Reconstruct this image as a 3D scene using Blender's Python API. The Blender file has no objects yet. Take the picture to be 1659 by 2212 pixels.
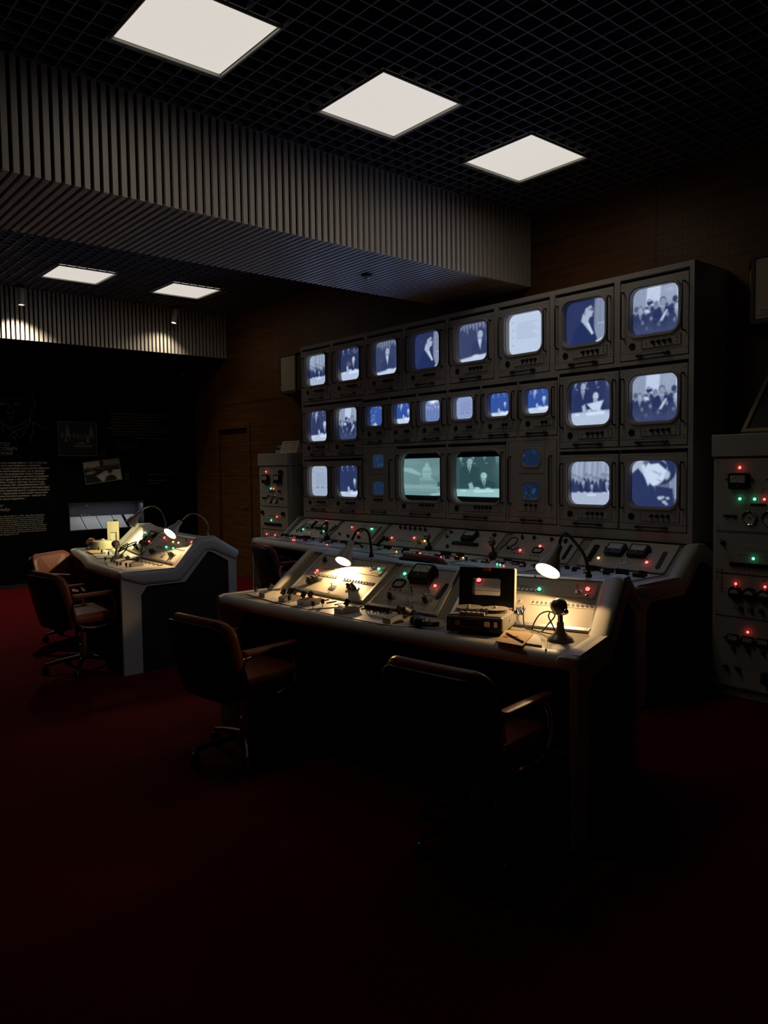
import bpy, math, random
import numpy as np
from mathutils import Matrix, Vector
random.seed(7); rng = np.random.default_rng(7)
PI = math.pi
S = bpy.context.scene
COL = S.collection

# ------------------------------------------------------------------ materials
M = {}
def mat(name, col, rough=0.5, metal=0.0, emit=None, strength=0.0, noise=0.0, nscale=30.0, bump=0.0, spec=0.5, trans=0.0, ior=1.45):
    m = bpy.data.materials.new(name); m.use_nodes = True
    nt = m.node_tree; b = nt.nodes['Principled BSDF']
    b.inputs['Base Color'].default_value = (*col, 1); b.inputs['Roughness'].default_value = rough
    b.inputs['Metallic'].default_value = metal; b.inputs['Specular IOR Level'].default_value = spec
    b.inputs['IOR'].default_value = ior
    if trans: b.inputs['Transmission Weight'].default_value = trans
    if emit:
        b.inputs['Emission Color'].default_value = (*emit, 1); b.inputs['Emission Strength'].default_value = strength
    if noise or bump:
        tc = nt.nodes.new('ShaderNodeTexCoord'); n = nt.nodes.new('ShaderNodeTexNoise')
        n.inputs['Scale'].default_value = nscale; n.inputs['Detail'].default_value = 5
        nt.links.new(tc.outputs['Object'], n.inputs['Vector'])
        if noise:
            r = nt.nodes.new('ShaderNodeMapRange'); r.inputs['To Min'].default_value = 1 - noise; r.inputs['To Max'].default_value = 1 + noise
            nt.links.new(n.outputs['Fac'], r.inputs['Value'])
            mx = nt.nodes.new('ShaderNodeVectorMath'); mx.operation = 'SCALE'; mx.inputs[0].default_value = col
            nt.links.new(r.outputs['Result'], mx.inputs['Scale']); nt.links.new(mx.outputs['Vector'], b.inputs['Base Color'])
        if bump:
            bp = nt.nodes.new('ShaderNodeBump'); bp.inputs['Strength'].default_value = bump; bp.inputs['Distance'].default_value = 0.01
            nt.links.new(n.outputs['Fac'], bp.inputs['Height']); nt.links.new(bp.outputs['Normal'], b.inputs['Normal'])
    M[name] = m; return m
mat('carpet', (0.115, 0.0025, 0.005), 0.95, noise=0.35, nscale=180, bump=0.6, spec=0.1)
mat('black_paint', (0.003, 0.003, 0.003), 0.9, noise=0.2, nscale=8, spec=0.05)
mat('ceiling_black', (0.004, 0.004, 0.005), 0.9, noise=0.2, nscale=4)
mat('grid_metal', (0.17, 0.17, 0.185), 0.6, noise=0.1, nscale=20)
mat('slat', (0.60, 0.53, 0.45), 0.45, noise=0.06, nscale=12)
mat('slat_gap', (0.004, 0.004, 0.004), 0.9, noise=0.1)
mat('light_frame', (0.45, 0.43, 0.38), 0.5, noise=0.05)
mat('console_white', (0.56, 0.53, 0.47), 0.42, noise=0.06, nscale=9, bump=0.03)
mat('console_deck', (0.30, 0.27, 0.21), 0.5, noise=0.1, nscale=14)
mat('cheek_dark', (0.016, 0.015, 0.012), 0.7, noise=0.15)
mat('panel_face', (0.47, 0.44, 0.39), 0.45, noise=0.04, nscale=20)
mat('plate_light', (0.58, 0.55, 0.50), 0.4, noise=0.04, nscale=25)
mat('alu', (0.55, 0.54, 0.52), 0.38, metal=0.9, noise=0.08, nscale=60)
mat('rack_paint', (0.42, 0.385, 0.345), 0.5, noise=0.05, nscale=10)
mat('rack_dark', (0.03, 0.028, 0.026), 0.7, noise=0.1)
mat('cab_paint', (0.44, 0.42, 0.36), 0.5, noise=0.05, nscale=10)
mat('black_plastic', (0.012, 0.012, 0.012), 0.35, noise=0.1)
mat('black_rubber', (0.015, 0.014, 0.013), 0.6, noise=0.1)
mat('chrome', (0.75, 0.74, 0.72), 0.12, metal=1.0, noise=0.03)
mat('steel', (0.5, 0.48, 0.44), 0.3, metal=0.9, noise=0.05)
mat('brown_leather', (0.24, 0.065, 0.03), 0.42, noise=0.15, nscale=50, bump=0.15)
mat('dark_shell', (0.01, 0.009, 0.008), 0.5, noise=0.1)
mat('white_cable', (0.6, 0.58, 0.52), 0.5, noise=0.05)
mat('paper', (0.68, 0.62, 0.48), 0.7, noise=0.05, nscale=40)
mat('kraft', (0.55, 0.36, 0.18), 0.75, noise=0.08, nscale=40)
mat('red_ink', (0.5, 0.05, 0.05), 0.7, noise=0.1)
mat('pencil_wood', (0.6, 0.4, 0.16), 0.5, noise=0.1)
mat('shade', (0.36, 0.33, 0.28), 0.4, noise=0.05)
mat('recorder_grey', (0.30, 0.27, 0.21), 0.45, noise=0.08)
mat('reel_plastic', (0.45, 0.40, 0.32), 0.25, noise=0.05)
mat('tape_brown', (0.12, 0.05, 0.025), 0.35, noise=0.1)
mat('mic_grey', (0.26, 0.23, 0.19), 0.3, noise=0.05, metal=0.3)
mat('meter_face', (0.62, 0.59, 0.52), 0.5, noise=0.03)
mat('red_plastic', (0.45, 0.02, 0.02), 0.4, noise=0.05)
mat('amber_plastic', (0.6, 0.3, 0.06), 0.35, noise=0.05)
mat('orange_tile', (0.7, 0.25, 0.12), 0.5, noise=0.05)
mat('bulb_brown', (0.16, 0.06, 0.035), 0.2, noise=0.1)
mat('cream_plastic', (0.50, 0.46, 0.30), 0.45, noise=0.05)
mat('speaker_wood', (0.42, 0.37, 0.24), 0.55, noise=0.1, nscale=30)
mat('speaker_edge', (0.05, 0.04, 0.03), 0.6, noise=0.1)
mat('print_ink', (0.36, 0.33, 0.26), 0.8, noise=0.05)
mat('print_dim', (0.20, 0.18, 0.13), 0.8, noise=0.05)
mat('ink_line', (0.16, 0.15, 0.12), 0.8, noise=0.05)
mat('frame_wood', (0.30, 0.22, 0.10), 0.5, noise=0.1)
mat('niche_grey', (0.04, 0.042, 0.05), 0.6, noise=0.05)
mat('blue_print', (0.35, 0.5, 0.5), 0.7, noise=0.05)
mat('orange_print', (0.75, 0.28, 0.05), 0.7, noise=0.05)
mat('sensor_plastic', (0.22, 0.2, 0.17), 0.4, noise=0.05)
mat('glass', (1, 1, 1), 0.02, trans=1.0, noise=0.0, ior=1.45)
mat('diffuser', (0.8, 0.78, 0.72), 0.5, emit=(1.0, 0.93, 0.84), strength=0.68)
mat('led_red', (0.3, 0.01, 0.01), 0.3, emit=(1.0, 0.055, 0.05), strength=7)
mat('led_green', (0.01, 0.3, 0.1), 0.3, emit=(0.09, 1.0, 0.42), strength=3.6)
mat('led_amber', (0.4, 0.2, 0.05), 0.3, emit=(1.0, 0.42, 0.12), strength=3.6)
mat('lamp_bulb', (1, 1, 1), 0.4, emit=(1.0, 0.80, 0.52), strength=14)
mat('lamp_bulb_dim', (1, 1, 1), 0.4, emit=(1.0, 0.86, 0.5), strength=7)
mat('spot_lens', (1, 1, 1), 0.4, emit=(1.0, 0.9, 0.75), strength=4)
# emission driven by the picture stored as a colour attribute (a lit screen)
def screen_mat(name, strength):
    m = bpy.data.materials.new(name); m.use_nodes = True; nt = m.node_tree
    b = nt.nodes['Principled BSDF']; b.inputs['Base Color'].default_value = (0.01, 0.012, 0.02, 1); b.inputs['Roughness'].default_value = 0.12
    a = nt.nodes.new('ShaderNodeAttribute'); a.attribute_name = 'picture'
    nt.links.new(a.outputs['Color'], b.inputs['Emission Color']); b.inputs['Emission Strength'].default_value = strength
    M[name] = m
def photo_mat(name):
    m = bpy.data.materials.new(name); m.use_nodes = True; nt = m.node_tree
    b = nt.nodes['Principled BSDF']; b.inputs['Roughness'].default_value = 0.6
    a = nt.nodes.new('ShaderNodeAttribute'); a.attribute_name = 'picture'
    nt.links.new(a.outputs['Color'], b.inputs['Base Color']); M[name] = m
screen_mat('screen', 1.0); photo_mat('photo_print')
# right wall: brown wood panels with seams, fine grooves low down, perforation high up
def wood_wall():
    m = bpy.data.materials.new('wood_wall'); m.use_nodes = True; nt = m.node_tree; N = nt.nodes; L = nt.links
    b = N['Principled BSDF']; b.inputs['Roughness'].default_value = 0.5; b.inputs['Specular IOR Level'].default_value = 0.3
    tc = N.new('ShaderNodeTexCoord'); sp = N.new('ShaderNodeSeparateXYZ'); L.new(tc.outputs['Object'], sp.inputs[0])
    def mth(op, a, bb=None, c=None):
        n = N.new('ShaderNodeMath'); n.operation = op
        for i, v in enumerate((a, bb, c)):
            if v is None: continue
            if isinstance(v, (int, float)): n.inputs[i].default_value = v
            else: L.new(v, n.inputs[i])
        return n.outputs[0]
    y, z = sp.outputs['Y'], sp.outputs['Z']
    def seam(v, off, pitch, w):
        f = mth('PINGPONG', mth('SUBTRACT', v, off), pitch / 2)
        return mth('LESS_THAN', f, w)
    s1 = seam(y, 3.26, 1.845, 0.004); s2 = seam(z, 2.48, 1.02, 0.004)
    ridge = mth('MULTIPLY', mth('LESS_THAN', mth('PINGPONG', z, 0.013), 0.0035), mth('LESS_THAN', z, 2.48))
    py = mth('PINGPONG', y, 0.02); pz = mth('PINGPONG', z, 0.02)
    hole = mth('LESS_THAN', mth('SQRT', mth('ADD', mth('MULTIPLY', py, py), mth('MULTIPLY', pz, pz))), 0.006)
    hole = mth('MULTIPLY', hole, mth('MULTIPLY', mth('GREATER_THAN', z, 3.0), mth('LESS_THAN', y, 3.26)))
    dark = mth('MINIMUM', mth('ADD', mth('ADD', s1, s2), mth('ADD', mth('MULTIPLY', ridge, 0.6), mth('MULTIPLY', hole, 0.8))), 0.9)
    ns = N.new('ShaderNodeTexNoise'); ns.inputs['Scale'].default_value = 3; ns.inputs['Detail'].default_value = 6
    mp = N.new('ShaderNodeMapping'); mp.inputs['Scale'].default_value = (1, 0.6, 9); L.new(tc.outputs['Object'], mp.inputs[0]); L.new(mp.outputs[0], ns.inputs['Vector'])
    rp = N.new('ShaderNodeValToRGB'); rp.color_ramp.elements[0].color = (0.105, 0.042, 0.010, 1); rp.color_ramp.elements[1].color = (0.18, 0.078, 0.018, 1)
    rp.color_ramp.elements[0].position = 0.3; rp.color_ramp.elements[1].position = 0.7; L.new(ns.outputs['Fac'], rp.inputs[0])
    mx = N.new('ShaderNodeMixRGB'); L.new(dark, mx.inputs[0]); L.new(rp.outputs[0], mx.inputs[1]); mx.inputs[2].default_value = (0.012, 0.005, 0.003, 1)
    L.new(mx.outputs[0], b.inputs['Base Color']); M['wood_wall'] = m
wood_wall()

# ------------------------------------------------------------------ mesh builder
def V(*a): return Vector(a)
def frame(o, x, y, z):
    m = Matrix.Identity(4)
    for i, v in enumerate((x, y, z, o)):
        for r in range(3): m[r][i] = v[r]
    return m
def look(o, axis, up=(0, 0, 1)):
    z = Vector(axis).normalized(); u = Vector(up)
    if abs(z.dot(u)) > 0.98: u = Vector((1, 0, 0))
    x = u.cross(z).normalized(); y = z.cross(x)
    return frame(Vector(o), x, y, z)
class MB:
    def __init__(s): s.v = []; s.f = []; s.m = []; s.sm = []; s.T = Matrix.Identity(4)
    def add(s, vs, fs, mi=0, smooth=False):
        b = len(s.v); s.v += [s.T @ Vector(p) for p in vs]
        for f in fs: s.f.append([b + i for i in f]); s.m.append(mi); s.sm.append(smooth)
        return s
    def box(s, c, d, mi=0, R=None):
        x, y, z = (k / 2 for k in d); c = Vector(c)
        vs = [Vector((sx * x, sy * y, sz * z)) for sx in (-1, 1) for sy in (-1, 1) for sz in (-1, 1)]
        vs = [c + (R @ p if R else p) for p in vs]
        return s.add(vs, [(0, 1, 3, 2), (4, 6, 7, 5), (0, 4, 5, 1), (2, 3, 7, 6), (0, 2, 6, 4), (1, 5, 7, 3)], mi)
    def box2(s, a, b, mi=0):
        return s.box([(p + q) / 2 for p, q in zip(a, b)], [abs(q - p) for p, q in zip(a, b)], mi)
    def lathe(s, prof, F=None, n=20, mi=0, cap=True, arc=2 * PI):
        # prof: list of (r, z) along the z axis of frame F
        F = F or Matrix.Identity(4); vs = []; fs = []; k = len(prof); full = abs(arc - 2 * PI) < 1e-6; cols = n if full else n + 1
        for i in range(cols):
            a = arc * i / n; c, sn = math.cos(a), math.sin(a)
            for r, z in prof: vs.append(F @ Vector((r * c, r * sn, z)))
        for i in range(n):
            j = (i + 1) % cols
            for q in range(k - 1): fs.append((i * k + q, j * k + q, j * k + q + 1, i * k + q + 1))
        s.add(vs, fs, mi, True)
        if cap and full:
            for q in (0, k - 1):
                if prof[q][0] > 1e-5:
                    f = [F @ Vector((prof[q][0] * math.cos(2 * PI * i / n), prof[q][0] * math.sin(2 * PI * i / n), prof[q][1])) for i in range(n)]
                    s.add(f if q else f[::-1], [tuple(range(n))], mi)
        return s
    def cyl(s, p0, p1, r0, r1=None, n=14, mi=0):
        r1 = r0 if r1 is None else r1; p0, p1 = Vector(p0), Vector(p1); d = p1 - p0
        return s.lathe([(r0, 0), (r1, d.length)], look(p0, d), n, mi)
    def tube(s, pts, r, n=8, mi=0, closed=False):
        pts = [Vector(p) for p in pts]; k = len(pts); vs = []; fs = []; x = None
        for i, p in enumerate(pts):
            a = pts[(i - 1) % k] if (i or closed) else p; b = pts[(i + 1) % k] if (i < k - 1 or closed) else p
            t = (b - a).normalized()
            if x is None:
                x = t.orthogonal().normalized()
            x = (x - t * x.dot(t)); x = x.normalized() if x.length > 1e-6 else t.orthogonal().normalized()
            y = t.cross(x); rr = r[i] if isinstance(r, (list, tuple)) else r
            vs += [p + x * rr * math.cos(2 * PI * j / n) + y * rr * math.sin(2 * PI * j / n) for j in range(n)]
        for i in range(k if closed else k - 1):
            a, b = i * n, ((i + 1) % k) * n
            fs += [(a + j, a + (j + 1) % n, b + (j + 1) % n, b + j) for j in range(n)]
        if not closed: fs += [tuple(range(n))[::-1], tuple((k - 1) * n + j for j in range(n))]
        return s.add(vs, fs, mi, True)
    def prism(s, poly, F, d0, d1, mi=0, smooth=False):
        # 2D polygon in the xy plane of F, extruded along its z from d0 to d1
        k = len(poly); vs = [F @ Vector((x, y, d0)) for x, y in poly] + [F @ Vector((x, y, d1)) for x, y in poly]
        fs = [tuple(range(k))[::-1], tuple(range(k, 2 * k))] + [(i, (i + 1) % k, k + (i + 1) % k, k + i) for i in range(k)]
        return s.add(vs, fs, mi, smooth)
    def sphere(s, c, r, mi=0, n=14, sc=(1, 1, 1), R=None):
        vs = []; fs = []; h = n // 2
        for i in range(h + 1):
            for j in range(n):
                t, p = PI * i / h, 2 * PI * j / n
                q = Vector((r * math.sin(t) * math.cos(p) * sc[0], r * math.sin(t) * math.sin(p) * sc[1], r * math.cos(t) * sc[2]))
                vs.append(Vector(c) + (R @ q if R else q))
        for i in range(h):
            for j in range(n): fs.append((i * n + j, (i + 1) * n + j, (i + 1) * n + (j + 1) % n, i * n + (j + 1) % n))
        return s.add(vs, fs, mi, True)
    def loft(s, rings, mi=0, closed=True, smooth=True, caps=False):
        n = len(rings[0]); vs = [p for r in rings for p in r]; fs = []
        for i in range(len(rings) - 1):
            for j in range(n if closed else n - 1):
                fs.append((i * n + j, i * n + (j + 1) % n, (i + 1) * n + (j + 1) % n, (i + 1) * n + j))
        if caps: fs += [tuple(range(n))[::-1], tuple((len(rings) - 1) * n + j for j in range(n))]
        return s.add(vs, fs, mi, smooth)
    def build(s, name, mats, parent=None, bevel=0, seg=2, org=None, angle=35):
        me = bpy.data.meshes.new(name); o = Vector(org) if org is not None else Vector((0, 0, 0))
        me.from_pydata([tuple(p - o) for p in s.v], [], s.f)
        for mm in (mats if isinstance(mats, (list, tuple)) else [mats]): me.materials.append(M[mm])
        me.polygons.foreach_set('material_index', s.m); me.update()
        me.polygons.foreach_set('use_smooth', [True] * len(s.f)); me.set_sharp_from_angle(angle=math.radians(angle))
        ob = bpy.data.objects.new(name, me); COL.objects.link(ob)
        if parent is not None: ob.parent = parent
        if bevel:
            b = ob.modifiers.new('bevel', 'BEVEL'); b.width = bevel; b.segments = seg; b.limit_method = 'ANGLE'; b.angle_limit = math.radians(50); b.harden_normals = False
        return ob
def rrect(w, h, r, n=6, cx=0, cy=0):
    out = []
    for qx, qy, a0 in ((1, 1, 0), (-1, 1, 90), (-1, -1, 180), (1, -1, 270)):
        for i in range(n + 1):
            a = math.radians(a0 + 90 * i / n); out.append((cx + qx * (w / 2 - r) + r * math.cos(a), cy + qy * (h / 2 - r) + r * math.sin(a)))
    return out
def thing(name, label, cat, loc=(0, 0, 0), rz=0, group=None):
    o = bpy.data.objects.new(name, None); COL.objects.link(o); o.empty_display_size = 0.1
    o.location = loc; o.rotation_euler = (0, 0, rz); o['label'] = label; o['category'] = cat
    if group: o['group'] = group
    return o
def tag(o, label, cat, group=None):
    o['label'] = label; o['category'] = cat
    if group: o['group'] = group
    return o
def struct(o): o['kind'] = 'structure'; return o
def inst(name, me, parent, mtx=None):
    o = bpy.data.objects.new(name, me); COL.objects.link(o)
    if parent is not None: o.parent = parent
    if mtx is not None: o.matrix_local = mtx
    return o
def copy_tree(o, parent=None):
    c = o.copy(); COL.objects.link(c)
    if parent is not None:
        c.parent = parent; c.matrix_parent_inverse = o.matrix_parent_inverse.copy()
    for ch in list(o.children): copy_tree(ch, c)
    return c
def dup(o, loc, rz, label, group=None):
    c = copy_tree(o); c.location = loc; c.rotation_euler = (0, 0, rz); c['label'] = label
    if group: c['group'] = group
    return c
def catmull(pts, n=6, closed=False):
    P = [Vector(p) for p in pts]; out = []; k = len(P)
    for i in range(k if closed else k - 1):
        g = (lambda j: P[j % k]) if closed else (lambda j: P[min(max(j, 0), k - 1)])
        p0, p1, p2, p3 = g(i - 1), g(i), g(i + 1), g(i + 2)
        for t in (q / n for q in range(n)):
            out.append(0.5 * ((2 * p1) + (p2 - p0) * t + (2 * p0 - 5 * p1 + 4 * p2 - p3) * t * t + (3 * p1 - p0 - 3 * p2 + p3) * t ** 3))
    if not closed: out.append(P[-1])
    return out
# ------------------------------------------------------------------ pictures shown on screens and prints (drawn here, stored per vertex)
class Pic:
    def __init__(s, w, h, v=0.05):
        s.w, s.h = w, h; y, x = np.mgrid[0:h, 0:w]; s.x = (x + 0.5) / w; s.y = (y + 0.5) / h; s.a = np.full((h, w), float(v)); s.soft = 1.9 / w
    def mix(s, m, v): s.a = s.a * (1 - m) + v * m
    def ell(s, cx, cy, rx, ry, v, rot=0, soft=None):
        c, n = math.cos(rot), math.sin(rot); dx, dy = s.x - cx, s.y - cy
        u, w = (dx * c + dy * n) / rx, (-dx * n + dy * c) / ry
        d = (np.sqrt(u * u + w * w) - 1) * min(rx, ry); k = soft or s.soft
        s.mix(np.clip(0.5 - d / (2 * k), 0, 1), v)
    def poly(s, pts, v, soft=None):
        ins = np.zeros(s.x.shape, bool); k = len(pts); d = np.full(s.x.shape, 9.0)
        for i in range(k):
            (x0, y0), (x1, y1) = pts[i], pts[(i + 1) % k]
            with np.errstate(divide='ignore', invalid='ignore'):
                cr = ((y0 > s.y) != (y1 > s.y)) & (s.x < (x1 - x0) * (s.y - y0) / (y1 - y0 + 1e-12) + x0)
            ins ^= cr
            L = (x1 - x0) ** 2 + (y1 - y0) ** 2 + 1e-12; t = np.clip(((s.x - x0) * (x1 - x0) + (s.y - y0) * (y1 - y0)) / L, 0, 1)
            d = np.minimum(d, np.hypot(s.x - x0 - t * (x1 - x0), s.y - y0 - t * (y1 - y0)))
        d = np.where(ins, -d, d); q = soft or s.soft
        s.mix(np.clip(0.5 - d / (2 * q), 0, 1), v)
    def rect(s, x0, y0, x1, y1, v): s.poly([(x0, y0), (x1, y0), (x1, y1), (x0, y1)], v)
    def grain(s, g): s.a = np.clip(s.a + rng.normal(0, g, s.a.shape), 0, 1)
    def blur(s, n):
        for _ in range(n + (1 if n == 1 else 0)):
            p = np.pad(s.a, 1, mode='edge'); s.a = (p[1:-1, 1:-1] * 2 + p[:-2, 1:-1] + p[2:, 1:-1] + p[1:-1, :-2] + p[1:-1, 2:]) / 6
    def man(s, cx, cy, r, suit=0.06, face=0.75, lean=0.0, wide=2.4, tie=True, hair=0.05, down=1.2):
        # a man in a dark suit: head of radius r at (cx, cy)
        bx = cx + lean
        s.poly([(bx - wide * r * .45, cy + 1.5 * r), (bx + wide * r * .45, cy + 1.5 * r), (bx + wide * r, cy + 2.3 * r), (bx + wide * 1.1 * r, cy + down), (bx - wide * 1.1 * r, cy + down), (bx - wide * r, cy + 2.3 * r)], suit)
        s.poly([(bx - .55 * r, cy + 1.25 * r), (bx + .55 * r, cy + 1.25 * r), (bx + .1 * r, cy + 3.6 * r)], 0.85)
        if tie: s.poly([(bx - .14 * r, cy + 1.5 * r), (bx + .16 * r, cy + 1.5 * r), (bx + .12 * r, cy + 3.6 * r), (bx, cy + 3.7 * r)], 0.12)
        s.ell(cx, cy, .82 * r, 1.05 * r, hair); s.ell(cx + .06 * r, cy + .22 * r, .72 * r, .95 * r, face)
        s.poly([(cx - .5 * r, cy - .02 * r), (cx + .55 * r, cy - .02 * r), (cx + .5 * r, cy + .14 * r), (cx - .45 * r, cy + .14 * r)], face * .6)
        s.poly([(cx - .2 * r, cy + .72 * r), (cx + .3 * r, cy + .72 * r), (cx + .2 * r, cy + .8 * r), (cx - .15 * r, cy + .8 * r)], face * .5)
        s.ell(cx - .3 * r, cy + .35 * r, .22 * r, .6 * r, face * .8, soft=.3 * r)
def pic_group(w, h, alt=0):
    p = Pic(w, h, 0.62)
    for i in range(16): p.rect(i / 16, 0, i / 16 + .02 + .015 * (i % 3), .5, 0.45 + .3 * ((i * 7) % 5) / 5)
    for i in range(11):
        x = .04 + i * .094 + .02 * ((i * 3) % 3 - 1); y = .33 + .035 * ((i * 5) % 4)
        p.man(x, y, .042 + .006 * (i % 2), suit=.05 + .02 * (i % 3), face=.62 + .1 * (i % 2), wide=2.1)
    for x, y, r in ((.32, .47, .045), (.52, .56, .042), (.86, .5, .05)): p.man(x, y, r, suit=.04, face=.75)
    p.poly([(0, .72), (1, .7), (1, 1), (0, 1)], .72); p.poly([(.4, .75), (.62, .74), (.6, .78), (.42, .79)], .95)
    for x in (.2, .35, .5, .8): p.ell(x, .71, .03, .015, .9)
    p.poly([(.84, .6), (.95, .73), (.88, .75)], .85); p.grain(.03); p.blur(1); return p
def pic_sign(w, h, mx=.6, my=.5, r=.075, paper=0, top=1, dark=.07):
    p = Pic(w, h, dark)
    if top:
        for x in (.1, .36, .6, .86):
            p.man(x, -.07 + .05 * ((x * 10) % 3 - 1), .062, suit=dark, face=.62, wide=2.2); p.ell(x + .05, .16 + .1 * (x % .3), .018, .01, .6)
    if top > 1: p.man(.3, .1, .085, suit=dark * .7, face=.72)
    p.man(mx, my, r, suit=dark * .6, face=.9, wide=2.6)
    p.poly([(0, my + .36), (1, my + .33), (1, 1), (0, 1)], .8)
    p.ell(mx + .3, .3, .09, .25, dark * 1.6, soft=.08); p.ell(mx - .14, my + .33, .06, .03, .85); p.ell(mx + .08, my + .34, .055, .028, .85); p.ell(.16, my + .4, .06, .03, .95)
    p.poly([(mx - .22, my + .37), (mx + .18, my + .36), (mx + .2, my + .42), (mx - .2, my + .44)], 1)
    p.poly([(mx - .32, my + .22), (mx - .24, my + .18), (mx - .2, my + .34), (mx - .3, my + .36)], .7)
    if paper: p.poly([(mx - .2, my + .18), (mx + .18, my + .12), (mx + .1, my + .33), (mx - .06, my + .34)], .9)
    p.grain(.025); p.blur(1); return p
def pic_blur(w, h, x=.5):
    p = Pic(w, h, .13); p.man(x, .3, .11, suit=.1, face=.75, wide=2.2, tie=False)
    for i in range(10): p.poly([(.03 + i * .1, 0), (.09 + i * .1, 0), (.1 + i * .1, .1 + .08 * (i % 3)), (.06 + i * .1, .14)], .55, soft=.03)
    p.poly([(0, .88), (1, .8), (1, 1), (0, 1)], .85); p.ell(.55, .86, .12, .05, .9); p.ell(.93, .45, .06, .14, .5)
    p.blur(4); p.grain(.02); return p
def pic_profile(w, h):
    p = Pic(w, h, .07); p.rect(.68, 0, 1, 1, .5)
    for i in range(6): p.rect(.70 + i * .05, 0, .715 + i * .05, .6, .35 + .1 * (i % 2))
    p.rect(.76, .55, 1, .57, .75)
    p.poly([(.1, 1), (.2, .68), (.36, .5), (.5, .46), (.66, .62), (.76, .98), (.76, 1)], .03)
    p.poly([(.38, .46), (.42, .3), (.58, .38), (.55, .5), (.66, .76), (.62, .78), (.46, .56)], .72)
    p.poly([(.5, .5), (.56, .52), (.66, .76), (.62, .78)], .9)
    p.ell(.52, .2, .115, .145, .06); p.poly([(.47, .2), (.6, .14), (.645, .22), (.66, .3), (.64, .33), (.64, .38), (.56, .42), (.47, .36)], .7)
    p.rect(.55, .215, .65, .23, .1); p.ell(.63, .24, .03, .03, .25); p.ell(.47, .29, .025, .04, .55)
    p.poly([(.7, .92), (.9, .85), (.93, .9), (.72, 1)], .8); p.grain(.02); p.blur(1); return p
def pic_doc(w, h, v=.72, blocks=True):
    p = Pic(w, h, v); 
    for i in range(9): p.rect(.25, .24 + i * .045, .8 - .2 * ((i * 7) % 4) / 4, .25 + i * .045, v * .8)
    if blocks:
        for i in range(3): p.rect(.25 + .25 * i, .68, .40 + .25 * i, .73, v * .68)
    for i in range(4): p.rect(.1, .2 + i * .18, .15, .21 + i * .18, v * .6)
    p.rect(.85, 0, .86, 1, v * .85); p.grain(.015); p.blur(1); return p
def pic_crowd(w, h):
    p = Pic(w, h, .55); p.rect(.3, 0, .58, .4, .85); p.rect(.62, 0, .86, .35, .6); p.rect(.88, 0, 1, .4, .72)
    for x, y, r, f in ((.08, .42, .05, .3), (.36, .32, .055, .1), (.5, .38, .05, .5), (.86, .33, .055, .12), (.96, .42, .05, .6), (.28, .47, .05, .45), (.7, .45, .05, .3)):
        p.man(x, y, r, suit=.1, face=f, wide=2)
    p.man(.17, .44, .062, suit=.08, face=.7); p.man(.63, .34, .078, suit=.05, face=.6); p.man(.9, .48, .075, suit=.1, face=.8)
    p.poly([(.56, .74), (.7, .52), (.73, .54), (.62, .74)], .9); p.ell(.32, .5, .06, .035, .9, rot=.4); p.rect(.33, .3, .44, .36, .06); p.ell(.36, .29, .03, .012, .95)
    for x, y in ((.22, .72), (.4, .66), (.55, .8), (.3, .85), (.72, .62), (.85, .75)): p.ell(x, y, .03, .04, .45)
    p.poly([(0, .78), (1, .82), (1, 1), (0, 1)], .16, soft=.15); p.grain(.035); p.blur(1); return p
def pic_closeup(w, h):
    p = Pic(w, h, .3)
    for i in range(5): p.rect(.8 + i * .045, 0, .82 + i * .045, .8, .75 - .1 * (i % 2))
    p.rect(0, 0, .25, .3, .7); p.ell(.64, .22, .27, .30, .05, rot=.3); p.ell(.5, .27, .23, .29, .93, rot=.45); p.ell(.745, .33, .05, .09, .75, rot=.2); p.poly([(.34, .02), (.6, .0), (.74, .12), (.72, .22), (.56, .08), (.4, .1)], .06)
    p.poly([(0, .3), (.14, .18), (.34, .42), (.5, .6), (.6, 1), (0, 1)], .07); p.poly([(.2, .12), (.28, .1), (.4, .5), (.36, .55)], .9)
    p.poly([(.52, .55), (.85, .6), (.88, 1), (.5, 1)], .06); p.ell(.52, .27, .06, .014, .55, rot=.5); p.ell(.6, .44, .04, .012, .55, rot=.6); p.ell(.6, .31, .03, .05, .75, rot=.5)
    for x, y, r in ((.6, .8, .05), (.68, .88, .04), (.75, .8, .035), (.66, .78, .03), (.72, .92, .03)): p.ell(x, y, r, r * .8, .75)
    p.grain(.025); p.blur(1); return p
def pic_capitol(w, h):
    p = Pic(w, h, .42)
    for i in range(30): p.ell(rng.random(), rng.random() * .5, .12, .04, .42 + .12 * rng.random(), soft=.08)
    p.rect(.57, .06, .6, .16, .5); p.ell(.585, .2, .045, .07, .7); p.ell(.585, .34, .105, .13, .72); p.rect(.48, .33, .69, .42, .62); p.rect(.47, .41, .70, .43, .8); p.rect(.485, .43, .685, .54, .5)
    for i in range(11): p.rect(.49 + i * .018, .43, .498 + i * .018, .53, .78)
    p.rect(.46, .53, .72, .57, .68)
    p.poly([(0, .24), (.22, .26), (.44, .4), (.44, .47), (0, .36)], .7); p.poly([(0, .34), (.44, .47), (.44, .68), (0, .72)], .22)
    for i in range(11): p.rect(.01 + i * .041, .34 + i * .012, .028 + i * .041, .7 - i * .003, .78)
    p.poly([(.42, .5), (.7, .55), (.85, .62), (.85, .74), (.42, .72)], .6)
    for i in range(9): p.rect(.45 + i * .043, .6, .465 + i * .043, .7, .3)
    p.poly([(.82, .63), (1, .64), (1, .78), (.82, .78)], .2); p.poly([(0, .7), (.5, .7), (.9, .76), (1, .78), (1, .85), (0, .84)], .62)
    p.rect(0, .82, 1, 1, .5); p.rect(0, .86, 1, .87, .7); p.poly([(.62, .96), (1, .88), (1, .93), (.7, 1)], .8); p.ell(.9, .8, .05, .02, .8); p.rect(.85, .8, .97, .82, .1)
    p.grain(.02); p.blur(1); return p
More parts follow.
